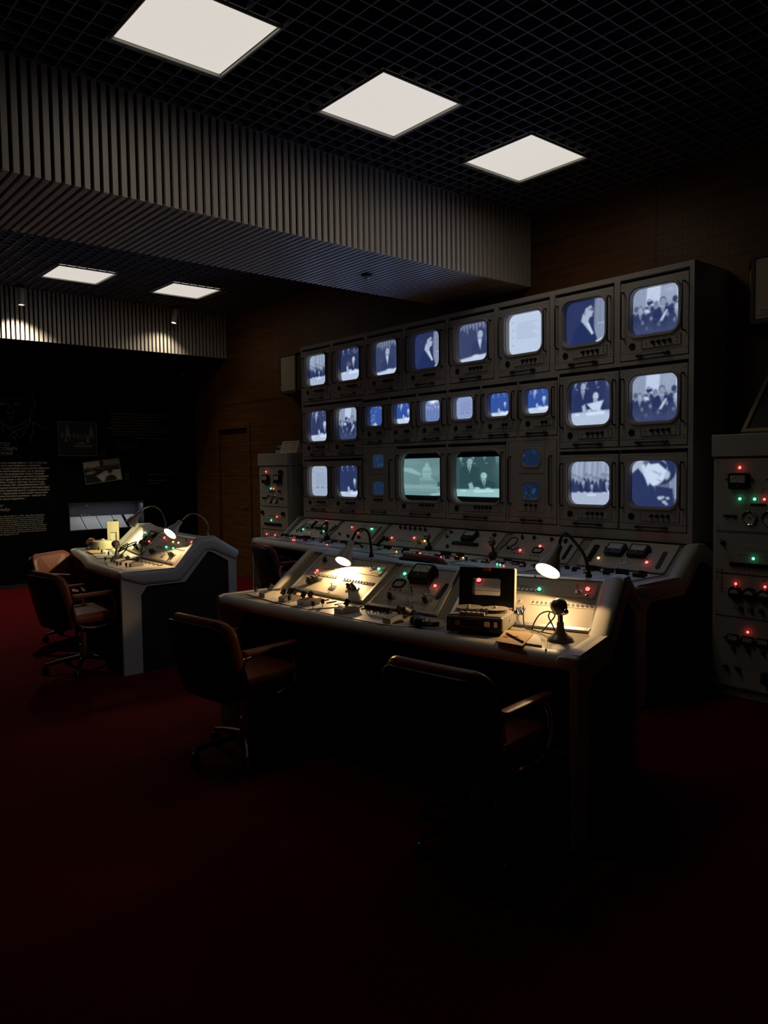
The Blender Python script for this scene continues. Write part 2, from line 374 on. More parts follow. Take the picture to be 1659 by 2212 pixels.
def pic_sparse(w, h, dens, v=.12):
    p = Pic(w, h, v)
    for i in range(dens): p.ell(rng.random(), rng.random() ** .7, .02 + .05 * rng.random() ** 2, .02 + .05 * rng.random() ** 2, .35 + .6 * rng.random())
    p.grain(.03); p.blur(1); return p
def pic_dots(w, h):
    p = Pic(w, h, .1); p.ell(.3, .92, .14, .1, .75); p.ell(.22, .9, .05, .06, .2); p.ell(.9, .2, .09, .16, .85); p.ell(.72, .1, .05, .06, .7); p.ell(.84, .3, .05, .12, .2)
    for i in range(14): p.ell(rng.random() * .5, rng.random() * .9, .02, .025, .6)
    p.grain(.03); p.blur(1); return p
def pic_pale(w, h):
    p = Pic(w, h, .38); p.ell(.45, .08, .2, .12, 1, soft=.08)
    for i in range(6): p.man(.1 + .16 * i, .2 + .03 * (i % 3), .06, suit=.33, face=.5, tie=False)
    p.blur(2); p.grain(.03); return p
TINT = dict(blue=((.013, .024, .10), (.64, .76, .97)), deep=((.020, .07, .33), (.72, .84, 1.0)), teal=((.010, .042, .050), (.42, .72, .74)), dim=((.004, .012, .035), (.05, .11, .20)), mono=((.004, .004, .004), (.60, .55, .48)))
def pic_colors(p, tint):
    lo, hi = (np.array(c) for c in TINT[tint]); a = np.clip(p.a, 0, 1)[..., None] ** 1.55
    return lo + (hi - lo) * a
def pic_mesh(name, p, tint, w, h, bulge, matname):
    # flat or gently domed sheet, x right, z up, facing -y, one colour per vertex
    gh, gw = p.a.shape; xs = np.linspace(-w / 2, w / 2, gw); zs = np.linspace(h / 2, -h / 2, gh)
    X, Z = np.meshgrid(xs, zs); Y = bulge * ((X / (w / 2)) ** 2 + (Z / (h / 2)) ** 2)
    co = np.stack([X, Y, Z], -1).reshape(-1, 3); i = np.arange(gh * gw).reshape(gh, gw)
    f = np.stack([i[:-1, :-1], i[1:, :-1], i[1:, 1:], i[:-1, 1:]], -1).reshape(-1, 4)
    me = bpy.data.meshes.new(name); me.from_pydata(co.tolist(), [], f.tolist()); me.materials.append(M[matname])
    at = me.color_attributes.new('picture', 'FLOAT_COLOR', 'POINT')
    c = np.ones((gh * gw, 4), np.float32); c[:, :3] = pic_colors(p, tint).reshape(-1, 3); at.data.foreach_set('color', c.ravel())
    me.polygons.foreach_set('use_smooth', [True] * len(f)); me.update(); return me
# ------------------------------------------------------------------ the room
WX, WY, CZ = 5.6, 11.05, 3.75          # right wall, far wall, ceiling grid
PORTRAIT = [[(2.822,2.771),(2.862,2.792),(2.911,2.8),(2.97,2.813),(3.024,2.81),(3.082,2.787),(3.135,2.749),(3.179,2.704),(3.209,2.642),(3.241,2.622),(3.226,2.6),(3.232,2.566),(3.21,2.526)],[(3.21,2.526),(3.23,2.517),(3.245,2.469),(3.238,2.41),(3.222,2.361),(3.196,2.345)],[(3.179,2.457),(3.189,2.36),(3.179,2.267)],[(2.945,2.514),(2.99,2.53),(3.04,2.528),(3.067,2.51)],[(2.811,2.507),(2.856,2.514),(2.884,2.497)],[(2.981,2.465),(3.018,2.488),(3.054,2.471),(3.017,2.457),(2.981,2.465)],[(2.809,2.455),(2.845,2.476),(2.88,2.458),(2.844,2.445),(2.809,2.448)],[(2.914,2.469),(2.914,2.422),(2.902,2.378),(2.885,2.354),(2.902,2.34),(2.929,2.339),(2.952,2.349),(2.979,2.338),(2.986,2.362),(2.969,2.383)],[(2.942,2.451),(2.945,2.413)],[(2.891,2.278),(2.936,2.284),(2.981,2.278)],[(2.906,2.252),(2.944,2.249),(2.98,2.251)],[(2.801,2.251),(2.835,2.2),(2.886,2.158),(2.949,2.15),(3.008,2.163),(3.059,2.196),(3.111,2.226),(3.138,2.276)],[(3.179,2.267),(3.142,2.208),(3.104,2.163),(3.047,2.128),(2.969,2.093),(2.881,2.01)],[(2.835,2.2),(2.969,2.093),(3.017,2.045),(3.045,2.002)],[(3.171,2.243),(3.175,2.223),(3.111,2.11),(3.057,2.017)],[(3.179,2.267),(3.207,2.219),(3.214,2.151),(3.197,2.068),(3.157,1.931)],[(3.214,2.217),(3.258,2.201),(3.322,2.168),(3.383,2.14)],[(2.932,2.063),(2.948,2.015),(2.934,2.001)],[(2.948,2.015),(2.97,2.011),(2.999,2.045)],[(2.97,2.011),(2.983,1.985),(2.986,1.939)],[(2.83,2.19),(2.833,2.047)]]
m = MB(); m.box2((-1.6, -1.6, -0.06), (WX + .3, WY + .4, 0)); struct(m.build('floor', 'carpet'))
m = MB(); m.box2((-1.6, -1.6, 4.10), (WX + .3, WY + .4, 4.2)); struct(m.build('ceiling', 'ceiling_black'))
m = MB(); m.box2((WX, -1.6, 0), (WX + .2, 9.46, 4.1)); m.box2((WX, 10.33, 0), (WX + .2, WY + .4, 4.1)); m.box2((WX, 9.46, 2.14), (WX + .2, 10.33, 4.1)); m.box2((WX + .12, 9.46, 0), (WX + .2, 10.33, 2.14))
struct(m.build('wall_right', 'wood_wall'))
NX0, NX1, NZ0, NZ1 = 3.645, 4.735, 0.715, 1.11
m = MB(); m.box2((-1.6, WY, 0), (NX0, WY + .4, 4.1)); m.box2((NX1, WY, 0), (WX, WY + .4, 4.1)); m.box2((NX0, WY, 0), (NX1, WY + .4, NZ0)); m.box2((NX0, WY, NZ1), (NX1, WY + .4, 4.1))
struct(m.build('wall_far', 'black_paint'))
# door in the right wall
d = MB(); d.box2((WX + .03, 9.47, 0.005), (WX + .075, 10.32, 2.13)); door = struct(d.build('door_1', 'wood_wall'))
d = MB(); d.box2((WX - .02, 9.40, 0), (WX + .03, 9.47, 2.2)); d.box2((WX - .02, 10.32, 0), (WX + .03, 10.39, 2.2)); d.box2((WX - .02, 9.47, 2.13), (WX + .03, 10.32, 2.2)); d.build('door_frame', 'wood_wall', door, bevel=.006)
d = MB(); d.cyl((WX + .03, 9.57, 1.02), (WX - .02, 9.57, 1.02), .01); d.cyl((WX - .02, 9.57, 1.02), (WX - .02, 9.68, 1.02), .009); d.build('door_handle', 'steel', door)
m = MB(); m.box2((-1.6, WY - .012, 0), (WX, WY, .05)); struct(m.build('baseboard_far', 'rack_dark'))
m = MB(); m.box2((WX - .012, 7.5, 0), (WX, 9.40, .06)); m.box2((WX - .012, 10.39, 0), (WX, WY, .06)); struct(m.build('baseboard_right', 'frame_wood'))
# open cell ceiling grid, cut where the light panels sit
LIGHTS = [(1.91, 3.65), (3.20, 3.65), (4.49, 3.65), (3.13, 8.88), (4.43, 8.88)]
P = 0.109; hole = .320
def cut(a, b, holes):
    segs = [(a, b)]
    for h0, h1 in holes:
        segs = [s for x0, x1 in segs for s in ((x0, min(x1, h0)), (max(x0, h1), x1)) if s[1] - s[0] > .005]
    return segs
m = MB()
for y0, y1 in ((-.6, 4.455), (5.585, 9.98)):
    k0 = math.ceil((y0 - 2.703) / P); k1 = math.floor((y1 - 2.703) / P)
    for k in range(k0, k1 + 1):
        y = 2.703 + k * P
        for a, b in cut(-.2, WX, [(lx - hole, lx + hole) for lx, ly in LIGHTS if abs(y - ly) < hole]): m.box2((a, y - .0045, CZ), (b, y + .0045, CZ + .04))
    for k in range(-28, 25):
        x = 2.893 + k * P
        for a, b in cut(y0, y1, [(ly - hole, ly + hole) for lx, ly in LIGHTS if abs(x - lx) < hole and y0 < ly < y1]): m.box2((x - .0045, a, CZ + .0004), (x + .0045, b, CZ + .0396))
struct(m.build('ceiling_grid', 'grid_metal'))
# slatted beam across the room and slatted bulkhead above the far wall
m = MB(); y0, y1, z0 = 4.48, 5.56, 3.15; p = .0538
m.box2((-.3, y0 + .03, z0 + .03), (WX, y1 - .03, 4.09), 1)
for k in range(109):
    x = -.25 + k * p
    if x + .0315 > WX: break
    m.box2((x, y0, z0), (x + .0315, y0 + .02, CZ + .05)); m.box2((x, y0 + .02, z0), (x + .0315, y1 - .02, z0 + .02)); m.box2((x, y1 - .02, z0), (x + .0315, y1, CZ + .05))
struct(m.build('trim_1', ['slat', 'slat_gap']))
m = MB(); m.box2((-.3, 10.03, 3.16), (WX, WY, 4.09), 1)
for k in range(109):
    x = -.25 + k * p
    if x + .0315 > WX: break
    m.box2((x, 10.0, 3.15), (x + .0315, 10.02, CZ + .02)); m.box2((x, 10.02, 3.15), (x + .0315, 10.06, 3.16))
struct(m.build('trim_2', ['slat', 'slat_gap']))
# light panels
PANEL_W, SCREEN_W = 1.35, 1.55
def ceiling_light(i, lx, ly):
    t = thing('ceiling_light', ['large bright square ceiling panel at the upper left, nearest of the front row', 'square lit ceiling panel in the middle of the front row of three', 'square lit ceiling panel nearest the top of the monitor wall, last of the front row',
                                'small-looking lit ceiling panel beyond the slatted beam, above the left wall drawing', 'lit ceiling panel beyond the slatted beam, the one nearer the brown wall'][i], 'ceiling light', (lx, ly, CZ), 0, 'square light panels in the ceiling')
    f = MB()
    for sx, sy, w, d in ((0, 1, .636, .010), (0, -1, .636, .010), (1, 0, .010, .616), (-1, 0, .010, .616)):
        f.box((sx * .313, sy * .313, -.004), (w, d, .016))
    f.build('frame', 'light_frame', t, bevel=.002)
    g = MB(); g.box((0, 0, .006), (.596, .596, .012)); g.build('diffuser', 'diffuser', t)
    h = MB(); h.box((0, 0, .037), (.628, .628, .05)); h.build('housing', 'rack_dark', t)
    for sx in (-.15, .15):
        for sy in (-.15, .15):
            l = bpy.data.lights.new('panel_lamp', 'SPOT'); l.energy = PANEL_W; l.color = (1.0, .90, .77); l.spot_size = math.radians(172); l.spot_blend = 1; l.shadow_soft_size = 0
            o = bpy.data.objects.new('panel_lamp', l); COL.objects.link(o); o.parent = t; o.location = (sx, sy, -.004)
    return t
for i, (x, y) in enumerate(LIGHTS): ceiling_light(i, x, y)
# track spotlights, beam sensor, wall sensor
def spotlight(label, x, y, aim, watts):
    t = thing('track_spotlight', label, 'spotlight', (x, y, CZ), 0, 'white cylinder spotlights before the far bulkhead')
    b = MB(); b.box((0, 0, -.012), (.05, .09, .024)); b.cyl((0, 0, -.02), (0, 0, -.075), .008); b.build('bracket', 'rack_dark', t)
    a = Vector(aim).normalized(); c = Vector((0, 0, -.08)); k = MB()
    F = look(c - a * .05, a); k.lathe([(.0, -.0), (.03, 0), (.036, .008), (.036, .20), (.033, .20), (.031, .185)], F, 20, cap=False); h = k.build('housing', 'plate_light', t)
    k = MB(); k.lathe([(.0, .186), (.031, .186)], F, 20, cap=False); k.build('lens', 'spot_lens', t)
    l = bpy.data.lights.new('spot', 'SPOT'); l.energy = watts; l.color = (1.0, .88, .70); l.spot_size = math.radians(128); l.spot_blend = 1; l.shadow_soft_size = .025
    o = bpy.data.objects.new('spot_beam', l); COL.objects.link(o); o.parent = t; o.matrix_local = look(c + a * .16, -a)
spotlight('white cylinder spotlight hanging straight down near the left frame edge', 2.77, 9.78, (-.03, -.05, -1), 115)
spotlight('white cylinder spotlight tilted on its stem, above the far bulkhead scallop of light', 4.73, 9.80, (-.25, -.03, -1), 26)
t = thing('ceiling_sensor', 'small round sensor on the underside of the slatted beam', 'sensor', (4.13, 5.02, 3.15))
k = MB(); k.lathe([(0, 0), (.045, 0), (.045, -.012), (.03, -.02), (0, -.02)], n=18); k.build('base', 'rack_dark', t)
k = MB(); k.lathe([(.026, -.018), (.026, -.032), (.015, -.042), (0, -.043)], n=18, cap=False); k.build('dome', 'steel', t)
t = thing('wall_sensor', 'small brown detector high on the black far wall near the corner', 'sensor', (5.40, WY, 3.03))
k = MB(); k.lathe([(0, 0), (.05, 0), (.05, .02), (.042, .03), (0, .03)], look((0, 0, 0), (0, -1, 0)), 20); k.build('base', 'sensor_plastic', t)
k = MB(); k.sphere((0, -.03, 0), .03, sc=(1, .7, 1)); k.build('lens_cover', 'sensor_plastic', t)
# ------------------------------------------------------------------ graphics on the far wall
FW = Matrix.Rotation(PI / 2, 4, 'X')
def text_mesh(lines, size, shear=0, bold=0):
    # lines: (text, x, z, align)
    vs, fs = [], []
    for s, x, z, al, w in lines:
        c = bpy.data.curves.new('writing', 'FONT'); c.body = s; c.size = size; c.shear = shear; c.align_x = al; c.resolution_u = 2; c.offset = bold
        o = bpy.data.objects.new('writing', c); COL.objects.link(o); me = bpy.data.meshes.new_from_object(o)
        xs = [v.co.x for v in me.vertices]; k = 1
        if w and xs: k = w / (max(xs) - min(xs))
        b = len(vs); vs += [Vector((x + v.co.x * k, 0, z + v.co.y)) for v in me.vertices]; fs += [[b + i for i in p.vertices] for p in me.polygons]
        bpy.data.objects.remove(o); bpy.data.meshes.remove(me); bpy.data.curves.remove(c)
    m = MB(); m.add(vs, fs); return m
def wall_print(name, m, matn, label, cat, group=None):
    xs = [v.x for v in m.v]; zs = [v.z for v in m.v]; o = ((min(xs) + max(xs)) / 2, WY - .004, (min(zs) + max(zs)) / 2)
    ob = m.build(name, matn, org=(o[0], 0, o[2])); ob.location = o; return tag(ob, label, cat, group)
m = MB()
for l in PORTRAIT:
    pts = catmull([(x, 0, z) for x, z in l], 4); m.tube(pts, .0042, 4)
m.v = [Vector((v.x, v.y * .4, v.z)) for v in m.v]
wall_print('line_portrait', m, 'ink_line', "thin white outline drawing of a man's head and collar on the black far wall", 'drawing')
m = text_mesh([('тор', 2.90, 1.905, 'RIGHT', 0), ('рисович', 2.995, 1.845, 'RIGHT', 0), ('мский', 2.93, 1.782, 'RIGHT', 0)], .082, .42, -.0004)
wall_print('lettering', m, 'print_ink', 'handwritten Cyrillic name in three lines under the outline portrait', 'lettering')
RU = ['р Адамский начинает работать в КБ-11 в 1951 году', 'после окончания физического факультета', 'ского государственного университета. Адамского', 'ляют в теоретический отдел, где он проводит', 'дования под руководством Андрея Сахарова', 'ова Зельдовича. Участвует Адамский и в разработке', 'оядерных зарядов, в том числе для «Царь-бомбы»', 'дукт 602»). Позже, в 1960 году, после того как', 'говоры между США, Великобританией и СССР', 'запрещению проведения ядерных испытаний зайдут', 'ик, Виктор Адамский вместе с Андреем Сахаровым', 'упает с инициативой, которая играет главную роль', 'дписании Московского договора — запретить все', 'тания, кроме подземных.']
RX = [3.378, 3.29, 3.409, 3.344, 3.33, 3.389, 3.361, 3.329, 3.34, 3.399, 3.395, 3.375, 3.344, 3.072]
m = text_mesh([(s, x, 1.668 - .0368 * i, 'RIGHT', (x - 2.70)) for i, (s, x) in enumerate(zip(RU, RX))], .033, 0, .0006)
wall_print('text_panel', m, 'print_ink', 'long block of printed Cyrillic text below the handwritten name, larger of two', 'wall text')
m = text_mesh([('or', 2.795, 1.094, 'RIGHT', 0), ('amsky', 2.875, 1.043, 'RIGHT', 0)], .065, .42, -.0004)
wall_print('lettering', m, 'print_ink', 'handwritten Latin name in two lines at the left edge between the text blocks', 'lettering')
EN = ['gan to work at KB-11 in 1951, right after graduating', 'the Physics Department of Moscow State University. Adamsky is', 'sent to the theoretical section, where he conducts research under', 'supervision of Andrei Sakharov and Yakov Zeldovich. Adamsky', 'takes part in the development of thermonuclear charges,', 'including the Tsar Bomba (“Product 602”). Later in 1960, after negotiations', 'between the US, the UK, and the USSR on banning nuclear tests', 'reached a deadlock, Victor Adamsky, together with Andrei Sakharov', 'came up with a proposal to sign the Moscow Treaty banning all tests', 'except underground ones.']
EX = [3.313, 3.303, 3.313, 3.298, 3.3, 3.341, 3.328, 3.339, 3.329, 2.976]
m = text_mesh([(s, x, .962 - .0269 * i, 'RIGHT', (x - 2.70)) for i, (s, x) in enumerate(zip(EN, EX))], .025, 0, .0005)
wall_print('text_panel', m, 'print_ink', 'small block of printed English text low on the far wall, left of lit niche', 'wall text')
Q = [('«Представляется очень важным сделать возможным', 4.25, 5.08), ('размещение вопросов о договоре в ближайшее', 4.31, 5.12), ('министерство иностранных дел, отправив меморандум', 4.27, 5.03), ('направленной в правительство с письмом', 4.27, 4.95), ('Поддержать предложение Академии', 4.28, 5.05), ('касающиеся до конца, также проведения и решения', 4.21, 5.13), ('До договора и правительству и исполнению для', 4.29, 5.13), ('будет получена в этом случае, время»', 4.28, 4.97)]
m = text_mesh([(s, a, 2.368 - .0425 * i, 'LEFT', b - a) for i, (s, a, b) in enumerate(Q)], .038, .35, 0)
wall_print('quotation', m, 'print_dim', 'faint slanted handwritten quotation on the far wall, right of the photographs', 'wall text')
m = text_mesh([('Предложение для записки', 4.61, 2.018, 'LEFT', .5)], .038, .35, 0)
wall_print('quotation_signature', m, 'print_dim', 'single faint handwritten line just under the slanted quotation', 'wall text')
m = text_mesh([(s, 4.34, 1.963 - .0185 * i, 'LEFT', .36 - .05 * (i % 3)) for i, s in enumerate(('It seems very important to make it possible', 'to send the proposal to the ministry of', 'foreign affairs and to the government', 'the treaty on banning the tests should', 'be signed by all of the parties and', 'the talks will come to an end'))], .017, 0, 0)
wall_print('quotation', m, 'print_dim', 'tiny faint printed paragraph below the slanted handwritten quotation', 'wall text')
m = text_mesh([('signing of the treaty', 4.81, 1.49, 'LEFT', .4), ('Moscow Kremlin', 4.82, 1.395, 'LEFT', .26), ('August 1963', 4.82, 1.352, 'LEFT', .15)], .02, 0, 0)
wall_print('caption', m, 'print_dim', 'very faint caption lines at the right of the far wall, near the corner', 'caption')
for lab, x, z in (('tiny dim caption beside the upper dark photograph with two pale flags', 4.11, 1.85), ('tiny dim caption beside the tilted photograph of a meeting', 4.455, 1.50)):
    m = text_mesh([(s, x, z - .0145 * i, 'LEFT', .07) for i, s in enumerate(('Подписание', 'договора', 'Москва', '', 'Signing of', 'the treaty', 'Moscow'))], .013, 0, 0); wall_print('caption', m, 'print_dim', lab, 'caption', 'captions beside the wall photographs')
# the two wall photographs
def pic_flags(w, h):
    p = Pic(w, h, .03)
    for x in (.24, .86): p.poly([(x, .05), (x + .06, .42), (x - .05, .42)], .5)
    for i in range(9): p.man(.1 + .1 * i, .36 + .02 * (i % 3), .035, suit=.02, face=.4, wide=2)
    p.rect(.72, .42, .8, .62, .45); p.poly([(.45, .64), (.6, .6), (.7, .65)], .7); p.rect(.38, .68, .87, .74, .4); p.ell(.2, .55, .04, .03, .5); p.grain(.02); p.blur(1); return p
def pic_meeting(w, h):
    p = Pic(w, h, .03); p.rect(0, 0, .45, .3, .75); p.rect(.45, 0, .53, .3, .05); p.rect(.55, 0, .98, .28, .6)
    for i in range(5): p.rect(.58 + i * .08, 0, .6 + i * .08, .28, .4)
    for i in range(11): p.man(.1 + .085 * i, .27 + .03 * (i % 3), .035, suit=.03, face=.2 + .2 * (i % 2), wide=2.2, down=.3)
    p.poly([(.3, .68), (.55, .5), (1, .5), (1, .98), (.45, .98)], .75); p.ell(.7, .55, .06, .09, .04); p.poly([(.5, .98), (.58, .78), (.7, .7), (.82, .78), (.88, .98)], .06); p.ell(.2, .5, .1, .07, .5); p.ell(.1, .52, .06, .05, .6); p.ell(.42, .6, .06, .015, .1); p.grain(.03); p.blur(1); return p
def wall_photo(label, pic, cx, cz, w, h, rot):
    t = thing('photograph', label, 'photograph', (cx, WY, cz)); t.rotation_euler = (0, rot, 0)
    k = MB(); k.box((0, -.006, 0), (w, .012, h)); k.build('mount', 'black_paint', t)
    o = inst('print', pic_mesh('print', pic, 'mono', w - .012, h - .012, 0, 'photo_print'), t); o.location = (0, -.0135, 0)
    k = MB(); e = .008
    for a, b in (((-w / 2, -.016, -h / 2), (w / 2, -.006, -h / 2 + e)), ((-w / 2, -.016, h / 2 - e * .6), (w / 2, -.006, h / 2)), ((w / 2 - e, -.016, -h / 2 + e), (w / 2, -.006, h / 2 - e * .6)), ((-w / 2, -.016, -h / 2 + e), (-w / 2 + e * .6, -.006, h / 2 - e * .6))): k.box2(a, b)
    k.build('border', 'print_dim', t)
wall_photo('dark photograph with two pale flags behind a table, hung square on the far wall', pic_flags(90, 80), 3.797, 2.008, .535, .478, 0)
wall_photo('tilted black and white photograph of a crowded meeting table', pic_meeting(100, 64), 4.133, 1.553, .53, .318, -math.radians(7))
# lit display niche
t = thing('display_niche', 'long lit glass-fronted niche with white sheets, behind the left desk', 'display case', ((NX0 + NX1) / 2, WY, (NZ0 + NZ1) / 2))
w, h, dp = NX1 - NX0, NZ1 - NZ0, .3
k = MB(); k.box2((-w / 2, dp - .01, -h / 2), (w / 2, dp, h / 2)); k.box2((-w / 2, 0, -h / 2), (-w / 2 + .01, dp - .01, h / 2)); k.box2((w / 2 - .01, 0, -h / 2), (w / 2, dp - .01, h / 2)); k.box2((-w / 2 + .01, 0, h / 2 - .01), (w / 2 - .01, dp - .01, h / 2)); k.box2((-w / 2 + .01, 0, -h / 2), (w / 2 - .01, dp - .01, -h / 2 + .01))
k.build('case', 'niche_grey', t)
k = MB(); k.box((0, .012, 0), (w - .022, .004, h - .022)); k.build('glass', 'glass', t)
for q in range(5):
    al = bpy.data.lights.new('niche_lamp', 'SPOT'); al.energy = .9; al.color = (.82, .90, 1); al.spot_size = math.radians(170); al.spot_blend = 1; al.shadow_soft_size = 0
    o = bpy.data.objects.new('niche_lamp', al); COL.objects.link(o); o.parent = t; o.location = (-.38 + .215 * q, .05, h / 2 - .018); o.rotation_euler = (math.radians(12), 0, 0)
def sheet(lab, x0, x1):
    k = MB(); xc = (x0 + x1) / 2; a = math.radians(35); R = Matrix.Rotation(a, 3, 'X')
    k.box((0, 0, 0), (x1 - x0 - .006, .30, .003), 0, R)
    for i in range(9): k.box(R @ Vector((-.01 + .01 * (i % 2), .115 - i * .027, .0017)), ((x1 - x0) * (.75 - .12 * ((i * 5) % 3)), .004, .0005), 1, R)
    o = k.build('document', ['plate_light', 'light_frame']); o.location = (xc, WY + .15, NZ0 + .098); tag(o, lab, 'document', 'white sheets on the slope of the lit niche')
for lab, a, b in (('typed white sheet at the left end of the lit niche', 3.665, 3.89), ('typed white sheet second from the left end of the lit niche', 3.895, 4.115), ('typed white sheet third from left in the lit niche, behind the slide viewer', 4.12, 4.34), ('white sheet right of the slide viewer in the lit niche', 4.345, 4.49), ('short white sheet at the right end of the lit niche, behind the lamp shade', 4.53, 4.68)): sheet(lab, a, b)
# loudspeaker cabinets on the right wall
def loudspeaker(label, yc, z0, z1, w, xf, badge):
    t = thing('loudspeaker', label, 'loudspeaker', (WX, yc, z0), -PI / 2, 'wall loudspeakers'); h = z1 - z0; d = WX - xf
    F = Matrix.Identity(4); o = .16
    m = MB(); m.prism([(-w / 2, -d), (w / 2, -d), (w / 2 + o, -.0), (-w / 2 - o, -.0)], F, .02, h - .02, 0); m.build('cabinet', 'speaker_wood', t, bevel=.006)
    m = MB(); e = .012
    m.prism([(-w / 2 - e, -d - e), (w / 2 + e, -d - e), (w / 2 + o + e, 0), (-w / 2 - o - e, 0)], F, h - .02, h); m.prism([(-w / 2 - e, -d - e), (w / 2 + e, -d - e), (w / 2 + o + e, 0), (-w / 2 - o - e, 0)], F, 0, .02)
    for s in (-1, 1): m.box((s * (w / 2), -d - .004, h / 2), (.022, .02, h - .04))
    m.build('edging', 'speaker_edge', t)
    m = MB(); m.box((0, -d - .004, h / 2), (w - .03, .008, h - .06)); m.build('grille_cloth', 'speaker_wood', t)
    m = MB(); m.box((badge, -d - .010, .075), (.075, .006, .04))
    for i in range(3): m.box((badge, -d - .0135, .087 - .011 * i), (.06, .002, .003), 1)
    m.build('badge', ['plate_light', 'rack_dark'], t)
    return t
loudspeaker('beige angled loudspeaker on the wall, right of the monitor rack', 2.16, 2.475, 2.925, .42, 5.3, -.13)
loudspeaker('beige angled loudspeaker on the wall behind the left end of the monitor rack', 8.02, 2.475, 2.95, .34, 5.33, -.12)
# ------------------------------------------------------------------ monitor rack
RX0 = 5.12; RYL, RYR, RZ0, RZ1 = 7.44, 2.69, .985, 2.943
def ry(y): return RYL - y            # world y -> rack local x (0 at the left end as seen)
rack = thing('monitor_rack', 'huge grey beige rack frame holding all the monitors above the rear console', 'rack', (RX0, RYL, 0), -PI / 2)
W = RYL - RYR; D = WX - RX0 - .005
big_x = [7.145 - .5925 * i for i in range(8)]
MODS = []    # kind, world y centre, z bottom, w, h
for i in range(8): MODS.append(('big', big_x[i], 2.309))
for y in (7.14, 6.605): MODS.append(('big', y, 1.680))
for i in range(6): MODS.append(('small', 6.118 - .4165 * i, 1.792))
for y in (3.545, 3.0): MODS.append(('big', y, 1.680))
for y in (7.14, 6.605): MODS.append(('big', y, 1.060))
MODS += [('dual', 6.07, 1.065), ('colour', 5.452, 1.065), ('colour', 4.727, 1.065), ('dual', 4.096, 1.065), ('big', 3.545, 1.060), ('big', 3.0, 1.060)]
SZ = dict(big=(.53, .593), small=(.388, .462), colour=(.69, .69), dual=(.50, .69))
m = MB(); t_ = .02
m.box2((0, 0, RZ0), (t_, D, RZ1)); m.box2((W - t_, 0, RZ0), (W, D, RZ1)); m.box2((t_, 0, RZ1 - t_), (W - t_, D, RZ1)); m.box2((t_, 0, RZ0), (W - t_, D, RZ0 + t_)); m.box2((t_, D - .01, RZ0 + t_), (W - t_, D, RZ1 - t_), 1)
# front face: every cell of the lattice not covered by a module opening
open_ = [(ry(y) - SZ[k][0] / 2 - .006, ry(y) + SZ[k][0] / 2 + .008, z - .004, z + SZ[k][1] + .003) for k, y, z in MODS]
xs = sorted({round(v, 4) for o in open_ for v in o[:2]} | {t_, W - t_}); zs = sorted({round(v, 4) for o in open_ for v in o[2:]} | {RZ0 + t_, RZ1 - t_})
for j in range(len(zs) - 1):
    zc = (zs[j] + zs[j + 1]) / 2; run = None
    for i in range(len(xs)):
        solid = i < len(xs) - 1 and not any(a < (xs[i] + xs[i + 1]) / 2 < b and c < zc < d for a, b, c, d in open_)
        if solid and run is None: run = xs[i]
        if not solid and run is not None:
            if zs[j + 1] - zs[j] > .0005 and xs[i] - run > .0005: m.box2((run, 0, zs[j]), (xs[i], .03, zs[j + 1]))
            run = None
m.build('frame', ['rack_paint', 'rack_dark'], rack)
m = MB()
for y in (2.0,): pass
for zz in (2.29, 1.668): m.box((W / 2, .2, zz - .02), (W - .06, .3, .004))
m.build('shelf', 'rack_dark', rack)

KM = {}
def knob_mesh(r=.0115, h=.026, key='knob'):
    if key not in KM:
        k = MB(); k.lathe([(r * 1.25, 0), (r * 1.25, .004), (r, .006), (r * .92, h), (r * .75, h + .003), (0, h + .003)], n=14, cap=False); k.box((0, r * .5, h + .003), (.003, r, .002), 1)
        o = k.build(key, ['black_plastic', 'plate_light']); KM[key] = o.data; bpy.data.objects.remove(o)
    return KM[key]
def mesh_of(mb, name, mats, **kw):
    if name not in KM:
        o = mb.build(name, mats, **{k: v for k, v in kw.items() if k != 'bevel'}); KM[name] = o.data; bpy.data.objects.remove(o)
    return KM[name]
def plate_with_hole(m, x0, x1, z0, z1, loop, y, mi=0):
    # front plate in the xz plane at y (facing -y) with a hole given by loop [(x, z)]
    n = len(loop); cx = sum(p[0] for p in loop) / n; cz = sum(p[1] for p in loop) / n; out = []
    for x, z in loop:
        dx, dz = x - cx, z - cz; ks = []
        if dx > 1e-9: ks.append((x1 - cx) / dx)
        if dx < -1e-9: ks.append((x0 - cx) / dx)
        if dz > 1e-9: ks.append((z1 - cz) / dz)
        if dz < -1e-9: ks.append((z0 - cz) / dz)
        k = min(ks); out.append((cx + dx * k, cz + dz * k))
    m.add([(x, y, z) for x, z in loop] + [(x, y, z) for x, z in out], [(i, n + i, n + (i + 1) % n, (i + 1) % n)[::-1] for i in range(n)], mi)
    # corner fills
    for qx, qz in ((x0, z0), (x1, z0), (x1, z1), (x0, z1)):
        for i in range(n):
            a, b = out[i], out[(i + 1) % n]
            ea = (abs(a[0] - qx) < 1e-6, abs(a[1] - qz) < 1e-6); eb = (abs(b[0] - qx) < 1e-6, abs(b[1] - qz) < 1e-6)
            if (ea[0] and eb[1] and not (ea[1] or eb[0])) or (ea[1] and eb[0] and not (ea[0] or eb[1])):
                m.add([(a[0], y, a[1]), (qx, y, qz), (b[0], y, b[1])], [(0, 1, 2)], mi)
    return out
def bezel_rings(m, cx, cz, w, h, r, rim, lip, depth, mi=0):
    # raised rounded frame round an opening w x h, sloping in to the tube
    L = [(w + 2 * rim, h + 2 * rim, r + rim, 0), (w + 2 * rim - .008, h + 2 * rim - .008, r + rim - .004, -lip), (w + rim * .7, h + rim * .7, r + rim * .35, -lip), (w, h, r, depth)]
    rings = [[Vector((x, y, z)) for x, z in rrect(a, b, c, 7, cx, cz)] for a, b, c, y in L]
    m.loft([q[::-1] for q in rings], mi)
